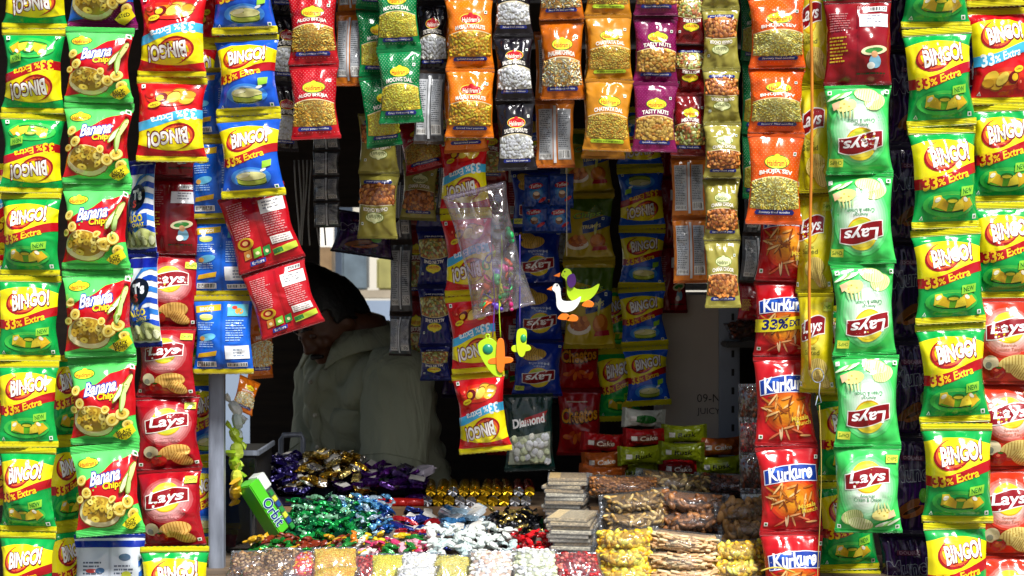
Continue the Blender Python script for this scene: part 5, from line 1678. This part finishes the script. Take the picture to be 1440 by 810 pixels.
toy_plate(gt, 'green_goose', [(x * .95 + 6, z + 4) for x, z in goose], .002, .004, film('#b6dc1c', .35, 0, .1), k_)
toy_plate(gt, 'white_goose', [(x * .72 - 14, z * .85 - 12) for x, z in goose], -.003, .004, film('#f2f4f2', .35, 0, .1), k_)
ORG = film('#f07a14', .35, 0, .1)
for (bx, bz, s1) in ((-27, 29, 1), (-38, 10, .8)):
    toy_plate(gt, 'beak', [(bx + 3, bz + 3), (bx - 7 * s1, bz - 2), (bx + 2, bz - 4)], -.001, .0035, ORG, k_)
for (bx, bz) in ((-20, -30), (-8, -32), (14, -12)):
    toy_plate(gt, 'foot', smooth_poly([(bx - 8, bz - 3), (bx, bz + 5), (bx + 9, bz + 1), (bx + 6, bz - 5)], 3), -.001, .0035, ORG, k_)
toy_plate(gt, 'bow', smooth_poly([(-14, 26), (-5, 30), (-2, 18), (-8, 10), (-14, 14)], 3), -.0035, .003, film('#4a1a6a', .35, 0, .1), k_)
for (bx, bz) in ((-18, 33), (-28.5, 14)):
    toy_plate(gt, 'eye', [(bx + 1.3 * math.cos(a), bz + 1.3 * math.sin(a)) for a in (0, 1.05, 2.1, 3.14, 4.19, 5.24)], -.0058, .001, BLACK, k_)
tag(gt, 'flat plastic toy of a white and a lime green goose on a thread', 'toy')

def whistle(px, py, Y, col, ballcol, label, rot):
    e = empty('whistle', at(px, py, Y), (0, R(rot), 0))
    k = psz(Y)
    body = smooth_poly([(-12, 14), (2, 20), (13, 12), (12, -2), (10, -14), (20, -34), (8, -32), (-6, -14), (-13, 2)], 4)
    toy_plate(e, 'whistle_body', body, 0, .012, film(col, .3, 0, .1), k)
    bm = bmesh.new(); ball(bm, (0, -.004, 4 * k), (8 * k, .006, 8 * k), 3); bm_obj('pea', bm, film(ballcol, .3, 0, .1), e, True)
    bm = bmesh.new(); tube(bm, [(3 * k * math.cos(a * .7), 0, 22 * k + 3 * k * math.sin(a * .7)) for a in range(10)], .0012, 6); bm_obj('eyelet', bm, film(col, .3, 0, .1), e, True)
    return tag(e, label, 'whistle')
whistle(686, 495, .155, '#b4dc1c', '#1a8a6a', 'lime whistle with teal ball hanging before the red packets', 0)
pl = empty('plane_whistle', at(704, 500, .15)); k = psz(.15)
toy_plate(pl, 'fuselage', smooth_poly([(-4, 22), (4, 22), (6, 0), (5, -18), (0, -24), (-5, -18), (-6, 0)]), 0, .010, ORG, k)
toy_plate(pl, 'wing', smooth_poly([(-14, -4), (14, -2), (15, -10), (-15, -12)], 3), 0, .004, ORG, k)
tag(pl, 'orange plane shaped whistle beside the lime one', 'whistle')
pl = empty('plane_whistle', at(733, 484, .165)); LIM = film('#c4e61c', .3, 0, .1)
toy_plate(pl, 'fuselage', smooth_poly([(-5, 20), (7, 20), (7, 0), (5, -14), (0, -18), (-5, -12), (-7, 2)]), 0, .010, LIM, k)
toy_plate(pl, 'wing', smooth_poly([(-12, -2), (10, -1), (12, -9), (-11, -11)], 3), 0, .004, LIM, k)
bm = bmesh.new(); ball(bm, (3 * k, -.003, 8 * k), (5 * k, .005, 7 * k), 2); bm_obj('pea', bm, film('#2a9a5a', .3, 0, .1), pl, True)
tag(pl, 'lime plane shaped whistle hanging before the blue packets', 'whistle')

# clear plastic bag of little toys
bagA = Art(2.2, '#cccccc', .03, .04, depth=.22, pinch=.12, wr=4.0)
bagA.bodymat = clear_film((.93, .86, .97), .20, .12, 1.0, .07)
pb = packet(bagA, 'plastic_bag', at(688, 352, .17), 86 * psz(.17), 178 * psz(.17), -14, 6, 0, False, 'clear crumpled plastic bag of small toys hanging in the middle', 'bag', None, 1)
TP = [film('#1fae5a', .35, 0, .1), film('#d02a7a', .35, 0, .1), film('#c8d81c', .35, 0, .1), film('#5a3aa0', .35, 0, .1), film('#d85a1c', .35, 0, .1)]
rs = random.Random(2)
for kx in range(30):
    bm = bmesh.new(); q = rs.uniform(.006, .011)
    if kx % 2:
        tube(bm, [(q * math.cos(a * .63), q * .4 * math.sin(a * .9), q * 1.2 * math.sin(a * .63)) for a in range(11)], .0018, 6)
    else:
        ball(bm, (0, 0, 0), (q, q * .6, q * .8), 2); ball(bm, (q * .8, 0, q * .7), q * .5, 2); ball(bm, (-q * .8, 0, -q * .6), q * .45, 2)
    o = bm_obj('small_toy', bm, TP[kx % 5], None, True, at(697 + rs.uniform(-20, 22), 330 + 105 * (kx / 30) ** .5, .17 + rs.uniform(-.006, .006)), (rs.uniform(0, 3), rs.uniform(0, 3), rs.uniform(0, 3)))
    tag(o, 'tiny coloured plastic toy inside the clear hanging bag', 'toy', 'toys in the plastic bag')
# bundle of bright metal rods hanging left
for k_i in range(7):
    x = 414 + 6 * k_i
    cord('metal_rod', [at(x + 8 * math.sin(q / 4 + k_i) * (q / 8), 225 + 15 * q, .5) for q in range(9)], .0016, '#a8a8a4', 'thin pale metal rod in the bundle left of the dark sachets', 'rod', 'thin metal rods')


# ------------------------------------------------------------------ the vendor
from mathutils.bvhtree import BVHTree
def loft(bm, rings):
    prev = None
    for ring in rings:
        vs = [bm.verts.new(p) for p in ring]
        if prev:
            n = len(vs)
            for k in range(n):
                bm.faces.new((prev[k], prev[(k + 1) % n], vs[(k + 1) % n], vs[k]))
        else:
            first = vs
        prev = vs
    bm.faces.new(first[::-1]); bm.faces.new(prev)
def remeshed(bm, voxel, smooth=4):
    bmesh.ops.recalc_face_normals(bm, faces=bm.faces[:])
    me = bpy.data.meshes.new('tmp'); bm.to_mesh(me); bm.free()
    o = bpy.data.objects.new('tmp', me); COL.objects.link(o)
    r = o.modifiers.new('r', 'REMESH'); r.mode = 'VOXEL'; r.voxel_size = voxel
    s_ = o.modifiers.new('s', 'SMOOTH'); s_.iterations = smooth; s_.factor = .5
    dg = bpy.context.evaluated_depsgraph_get(); dg.update()
    out = bpy.data.meshes.new_from_object(o.evaluated_get(dg))
    bpy.data.objects.remove(o)
    out.polygons.foreach_set('use_smooth', [True] * len(out.polygons))
    return out

person = empty('person', (-.31, 1.0, 0))
tag(person, 'man in grey green short sleeved shirt looking down behind the sweets', 'person')
O = Vector(person.location)
FW, LF, UP = Vector((-.8, -.6, 0)), Vector((.6, -.8, 0)), Vector((0, 0, 1))
NECK = Vector((-.340, .98, 1.343))
SHL, SHR = NECK + LF * .172 + Vector((0, 0, -.05)), NECK - LF * .15 + Vector((0, 0, -.055))
ELL, ELR = Vector((-.262, .765, 1.045)), Vector((-.425, .99, 1.05))
HDL, HDR = Vector((-.36, .745, 1.04)), Vector((-.44, .80, 1.03))
HC = at(462, 450, .94)
HM = Euler((0, 0, R(-52))).to_matrix() @ Euler((R(34), R(-6), 0)).to_matrix() @ Matrix.Diagonal((.80, .80, .88))
# body: head, neck, trunk, arms with hands, legs, as one surface
bm = bmesh.new()
r = bmesh.ops.create_uvsphere(bm, u_segments=32, v_segments=24, radius=1.0)
for v in r['verts']:
    x, y, z = v.co
    t = max(0, -z)
    x2 = x * .074 * (1 - .34 * t ** 1.5) * (1 - .08 * max(0, -y))
    y2 = y * .094 * (1 - .18 * t ** 2) - (.012 * t if y < .2 else -.0)
    if y > 0: y2 *= 1 - .35 * t
    z2 = z * .118
    v.co = HC + HM @ Vector((x2, y2, z2))
def hb(p, rad, sub=2):
    vs = ball(bm, (0, 0, 0), 1.0, sub)
    for v in vs:
        v.co = HC + HM @ (Vector(p) + Vector((v.co.x * rad[0], v.co.y * rad[1], v.co.z * rad[2])))
hb((0, -.096, -.012), (.012, .017, .026)); hb((0, -.108, -.028), (.016, .013, .012)); hb((.013, -.098, -.032), (.010, .010, .009)); hb((-.013, -.098, -.032), (.010, .010, .009))
hb((0, -.086, .022), (.050, .012, .012)); hb((0, -.090, -.058), (.024, .012, .007)); hb((0, -.089, -.070), (.021, .012, .008)); hb((0, -.078, -.098), (.026, .020, .018))
for sx in (-1, 1):
    hb((sx * .030, -.080, .004), (.015, .010, .010)); hb((sx * .040, -.070, -.026), (.022, .018, .020)); hb((sx * .075, .012, -.008), (.008, .020, .032)); hb((sx * .048, -.02, -.075), (.02, .04, .02))
tube(bm, [HC + HM @ Vector((0, .035, -.05)), NECK + Vector((0, 0, .02)), NECK + Vector((.005, .02, -.08))], [.058, .060, .075], 16)
def ell_ring(c, a, b, n=24, lean=0.0):
    return [c + LF * (a * math.cos(2 * math.pi * k / n)) + FW * (b * math.sin(2 * math.pi * k / n)) for k in range(n)]
HIP = Vector((-.27, 1.06, .90))
loft(bm, [ell_ring(HIP + (NECK - HIP) * t + Vector((0, 0, -.02)), a, b) for t, a, b in ((0, .155, .10), (.3, .145, .095), (.6, .165, .105), (.85, .16, .09), (1.0, .06, .055))])
def arm(S, E, H):
    tube(bm, [S, S.lerp(E, .5), E, E.lerp(H, .35), H], [.052, .046, .038, .037, .026], 14)
    d = (H - E).normalized(); sd = d.cross(UP).normalized(); nn = sd.cross(d)
    tube(bm, [H, H + d * .03, H + d * .085], [.026, .036, .036], 12)
    for k, L in enumerate((.062, .072, .068, .052)):
        b0 = H + d * .075 + sd * (.030 - .020 * k); b1 = b0 + d * L * .5 - nn * .006; b2 = b0 + d * L * .85 - nn * .028
        tube(bm, [b0, b1, b2], [.0095, .009, .0075], 8)
    t0 = H + d * .03 + sd * .03; tube(bm, [t0, t0 + sd * .022 + d * .02, t0 + sd * .026 + d * .052 - nn * .01], [.012, .011, .009], 8)
arm(SHL + Vector((0, 0, -.02)), ELL, HDL); arm(SHR + Vector((0, 0, -.02)), ELR, HDR)
for s_ in (-1, 1):
    a0 = HIP + LF * (s_ * .085); k0 = Vector((a0.x, a0.y, .47)) + FW * .04; f0 = Vector((a0.x, a0.y, .06)) + FW * .0
    tube(bm, [a0, k0, f0], [.085, .058, .042], 14); tube(bm, [f0 + Vector((0, 0, -.02)), f0 + FW * .10 + Vector((0, 0, -.03)), f0 + FW * .19 + Vector((0, 0, -.04))], [.04, .034, .02], 10)
for v in bm.verts: v.co -= O
SKIN = plain('#5f3a26', .48, 0, .12, 30.0, name='skin')
body = bpy.data.objects.new('body', remeshed(bm, .0055, 2)); body.data.materials.append(SKIN); link(body, person)
# hair: thick uneven cap
bm = bmesh.new(); r = bmesh.ops.create_icosphere(bm, subdivisions=5, radius=1.0)
dead = []; rh = random.Random(5)
for v in bm.verts:
    x, y, z = v.co
    lim = .12 - .55 * max(0, y) + (.33 if y < -.35 else 0) - .15 * (abs(x) > .7) * (y < .25)
    if z < lim - .02: dead.append(v)
    q = 1 + .02 * math.sin(9 * x + 4 * y) + .012 * rh.uniform(-1, 1) + .008 * math.sin(53 * y + 41 * x)
    q += .09 * max(0, z) ** 2 * (1 + .8 * math.sin(5.5 * y + 2.2 * x + .6))
    v.co = HC - O + HM @ Vector((x * .083 * q, y * .103 * q + .002, z * .126 * q))
bmesh.ops.delete(bm, geom=dead, context='VERTS')
hair = bm_obj('hair', bm, plain('#0a0808', .5, 0, .4, 90.0, .6, name='hair'), person, True)
hair.modifiers.new('t', 'SOLIDIFY').thickness = -.012
for nm, pts, rad in (('eyebrow', [(-.045, -.084, .020), (-.028, -.095, .028), (-.010, -.099, .024)], .0042), ('eyebrow', [(.045, -.084, .020), (.028, -.095, .028), (.010, -.099, .024)], .0042), ('moustache', [(-.030, -.093, -.056), (0, -.106, -.048), (.030, -.093, -.056)], .0065)):
    bm = bmesh.new(); tube(bm, [HC - O + HM @ Vector(p) for p in pts], [rad * .6, rad, rad * .6], 8); bm_obj(nm, bm, plain('#0a0808', .6, 0, .3, 90.0), person, True)
for sx in (-1, 1):
    bm = bmesh.new(); ball(bm, HC - O + HM @ Vector((sx * .030, -.083, .002)), (.0095, .0095, .0075), 2, rot=HM.normalized().to_euler()); bm_obj('eyelid', bm, plain('#4a2e20', .4, 0, .05), person, True)
# shirt
bm = bmesh.new()
loft(bm, [ell_ring(HIP + (NECK - HIP) * t + Vector((0, 0, -.01)) + FW * fo, a, b) for t, a, b, fo in ((-.05, .17, .15, 0), (.12, .17, .145, .005), (.35, .165, .135, .01), (.6, .17, .13, .015), (.78, .178, .122, .01), (.89, .15, .098, .0), (1.0, .070, .066, -.005))])
for v in bm.verts: v.co -= O
sm = remeshed(bm, .007, 5)
co = np.array([tuple(v.co) for v in sm.vertices]); no = np.array([tuple(v.normal) for v in sm.vertices])
x, y, z = co.T
w = co @ np.array(LF); f_ = co @ np.array(FW)
fold = .006 * np.sin(38 * w + 14 * z + 2 * np.sin(9 * z)) + .004 * np.sin(60 * w - 22 * z + 3 * np.sin(13 * f_)) + .010 * np.abs(np.sin(17 * z - 26 * w + 1.3 + np.sin(7 * f_))) + .003 * np.sin(85 * z + 30 * w + 3 * np.sin(20 * w))
k = np.clip((1.36 - z) / .12, .15, 1)
sm.vertices.foreach_set('co', (co + no * (1.8 * fold * k)[:, None]).ravel())
SHIRT, nt, p = new_mat('shirt_cloth')
p.inputs['Base Color'].default_value = (*lin('#a2a88f'), 1); p.inputs['Roughness'].default_value = .85
tc = nt.nodes.new('ShaderNodeTexCoord'); mp = nt.nodes.new('ShaderNodeMapping'); mp.inputs['Rotation'].default_value = (0, R(28), 0); mp.inputs['Scale'].default_value = (1, 1, .32)
nz = nt.nodes.new('ShaderNodeTexNoise'); nz.inputs['Scale'].default_value = 16.0; nz.inputs['Detail'].default_value = 3.0; nz.inputs['Distortion'].default_value = 1.2
n2 = nt.nodes.new('ShaderNodeTexNoise'); n2.noise_type = 'RIDGED_MULTIFRACTAL'; n2.inputs['Scale'].default_value = 7.0; n2.inputs['Detail'].default_value = 1.5; n2.inputs['Distortion'].default_value = .8
ma = nt.nodes.new('ShaderNodeMath'); ma.operation = 'MULTIPLY_ADD'; ma.inputs[1].default_value = .5
bp = nt.nodes.new('ShaderNodeBump'); bp.inputs['Strength'].default_value = 1.0; bp.inputs['Distance'].default_value = .016
nt.links.new(tc.outputs['Object'], mp.inputs['Vector']); nt.links.new(mp.outputs[0], nz.inputs['Vector']); nt.links.new(mp.outputs[0], n2.inputs['Vector'])
nt.links.new(n2.outputs['Fac'], ma.inputs[0]); nt.links.new(nz.outputs['Fac'], ma.inputs[2]); nt.links.new(ma.outputs[0], bp.inputs['Height']); nt.links.new(bp.outputs[0], p.inputs['Normal'])
sm.materials.append(SHIRT)
sm.update()
shirt = bpy.data.objects.new('shirt', sm); link(shirt, person)
for S, E, sd in ((SHL, ELL, 1), (SHR, ELR, -1)):                     # loose short sleeves, open at the hem
    d = E - S; ax = d.normalized(); e1 = (LF * sd - ax * (LF * sd).dot(ax)).normalized(); e2 = ax.cross(e1)
    bm = bmesh.new(); rings = []; n = 40; m = 22
    for i in range(m + 1):
        t = i / m
        rad = .040 + .036 * min(1, t / .22) ** .6 - .004 * t if i else .02
        c_ = S - O + d * (-.10 + 1.06 * t) - LF * (sd * .022 * (1 - t) ** 3)
        ring = []
        for k in range(n):
            a = 2 * math.pi * k / n
            r_ = rad * (1 + .07 * math.sin(3 * a + 5 * t) * t + .05 * math.sin(7 * a + 9 * t + sd) * t + .10 * abs(math.sin(4.5 * t * math.pi + 2 * a)) * (1 - t) + .05 * t * math.cos(2 * a))
            ring.append(bm.verts.new(c_ + (e1 * math.cos(a) + e2 * math.sin(a)) * r_))
        rings.append(ring)
    for r0, r1 in zip(rings, rings[1:]):
        for k in range(n):
            bm.faces.new((r0[k], r0[(k + 1) % n], r1[(k + 1) % n], r1[k]))
    bm.faces.new(rings[0][::-1])
    bmesh.ops.recalc_face_normals(bm, faces=bm.faces[:])
    o = bm_obj('sleeve', bm, SHIRT, shirt, True); o.modifiers.new('t', 'SOLIDIFY').thickness = .003
    bm = bmesh.new()
    hem = [v.co for v in o.data.vertices][(m) * n:(m + 1) * n]; hem0 = [v.co for v in o.data.vertices][(m - 2) * n:(m - 1) * n]
    tube(bm, [p + (p - (S - O + d * .9)).normalized() * .0012 for p in hem0 + hem0[:1]], .0011, 5)
    bm_obj('hem_stitch', bm, SHIRT, shirt, True)
bmx = bmesh.new(); bmx.from_mesh(sm); bvh = BVHTree.FromBMesh(bmx); bmx.free()
def on_shirt(p, d, off):
    h = bvh.ray_cast(p - O - d * .5, d)
    return (h[0] + h[1] * off) if h[0] is not None else None
def patch(name, org, du, dv, nu, nv, off, mat, keep=None):
    bm = bmesh.new(); g = {}
    for i in range(nu + 1):
        for j in range(nv + 1):
            q = on_shirt(org + du * (i / nu) + dv * (j / nv), -FW, off)
            if q is not None: g[i, j] = bm.verts.new(q)
    for i in range(nu):
        for j in range(nv):
            ks = [(i, j), (i + 1, j), (i + 1, j + 1), (i, j + 1)]
            if all(t in g for t in ks): bm.faces.new([g[t] for t in ks])
    bmesh.ops.recalc_face_normals(bm, faces=bm.faces[:])
    o = bm_obj(name, bm, mat, shirt, True); o.modifiers.new('t', 'SOLIDIFY').thickness = .0016; o.modifiers['t'].offset = 0
    return o
base = Vector((NECK.x, NECK.y, 0)) + FW * .05
patch('placket', base + Vector((0, 0, 1.0)) - LF * .014, LF * .028, UP * .30, 3, 18, .0022, SHIRT)
patch('pocket', base + Vector((0, 0, 1.09)) + LF * .045, LF * .085, UP * .095, 6, 6, .0024, SHIRT)
for kz in (1.03, 1.10, 1.17, 1.24):
    q = on_shirt(base + Vector((0, 0, kz)), -FW, .005)
    if q is not None:
        bm = bmesh.new(); ball(bm, q, (.0052, .0052, .0052), 2); bm_obj('button', bm, plain('#c8c4b4', .3), shirt, True)
# collar: folded band round the neck, pointed at the front
bm = bmesh.new(); rows = []
N0 = NECK - O
for i in range(25):
    a = R(-155 + 310 * i / 24) ; dr = LF * math.sin(a) - FW * math.cos(a)
    fr_ = abs(i - 12) / 12
    drop = .022 + .050 * fr_ ** 6
    rows.append([bm.verts.new(N0 + dr * rr + UP * zz + FW * (.020 * fr_)) for rr, zz in ((.060, -.012), (.061, .030 - .026 * fr_), (.072, .034 - .026 * fr_), (.104 + .016 * fr_, .000 - drop))])
for a_, b_ in zip(rows, rows[1:]):
    for k in range(3):
        bm.faces.new((a_[k], b_[k], b_[k + 1], a_[k + 1]))
bmesh.ops.recalc_face_normals(bm, faces=bm.faces[:])
o = bm_obj('collar', bm, SHIRT, shirt, True); o.modifiers.new('t', 'SOLIDIFY').thickness = .004
# trousers
bm = bmesh.new()
for s_ in (-1, 1):
    a0 = HIP + LF * (s_ * .085) - O; k0 = Vector((a0.x, a0.y, .47)) + FW * .04; f0 = Vector((a0.x, a0.y, .09))
    tube(bm, [a0 + UP * .06, a0, k0, f0], [.10, .105, .085, .07], 16)
tr = bpy.data.objects.new('trousers', remeshed(bm, .01, 2)); tr.data.materials.append(plain('#23262e', .8)); link(tr, person)
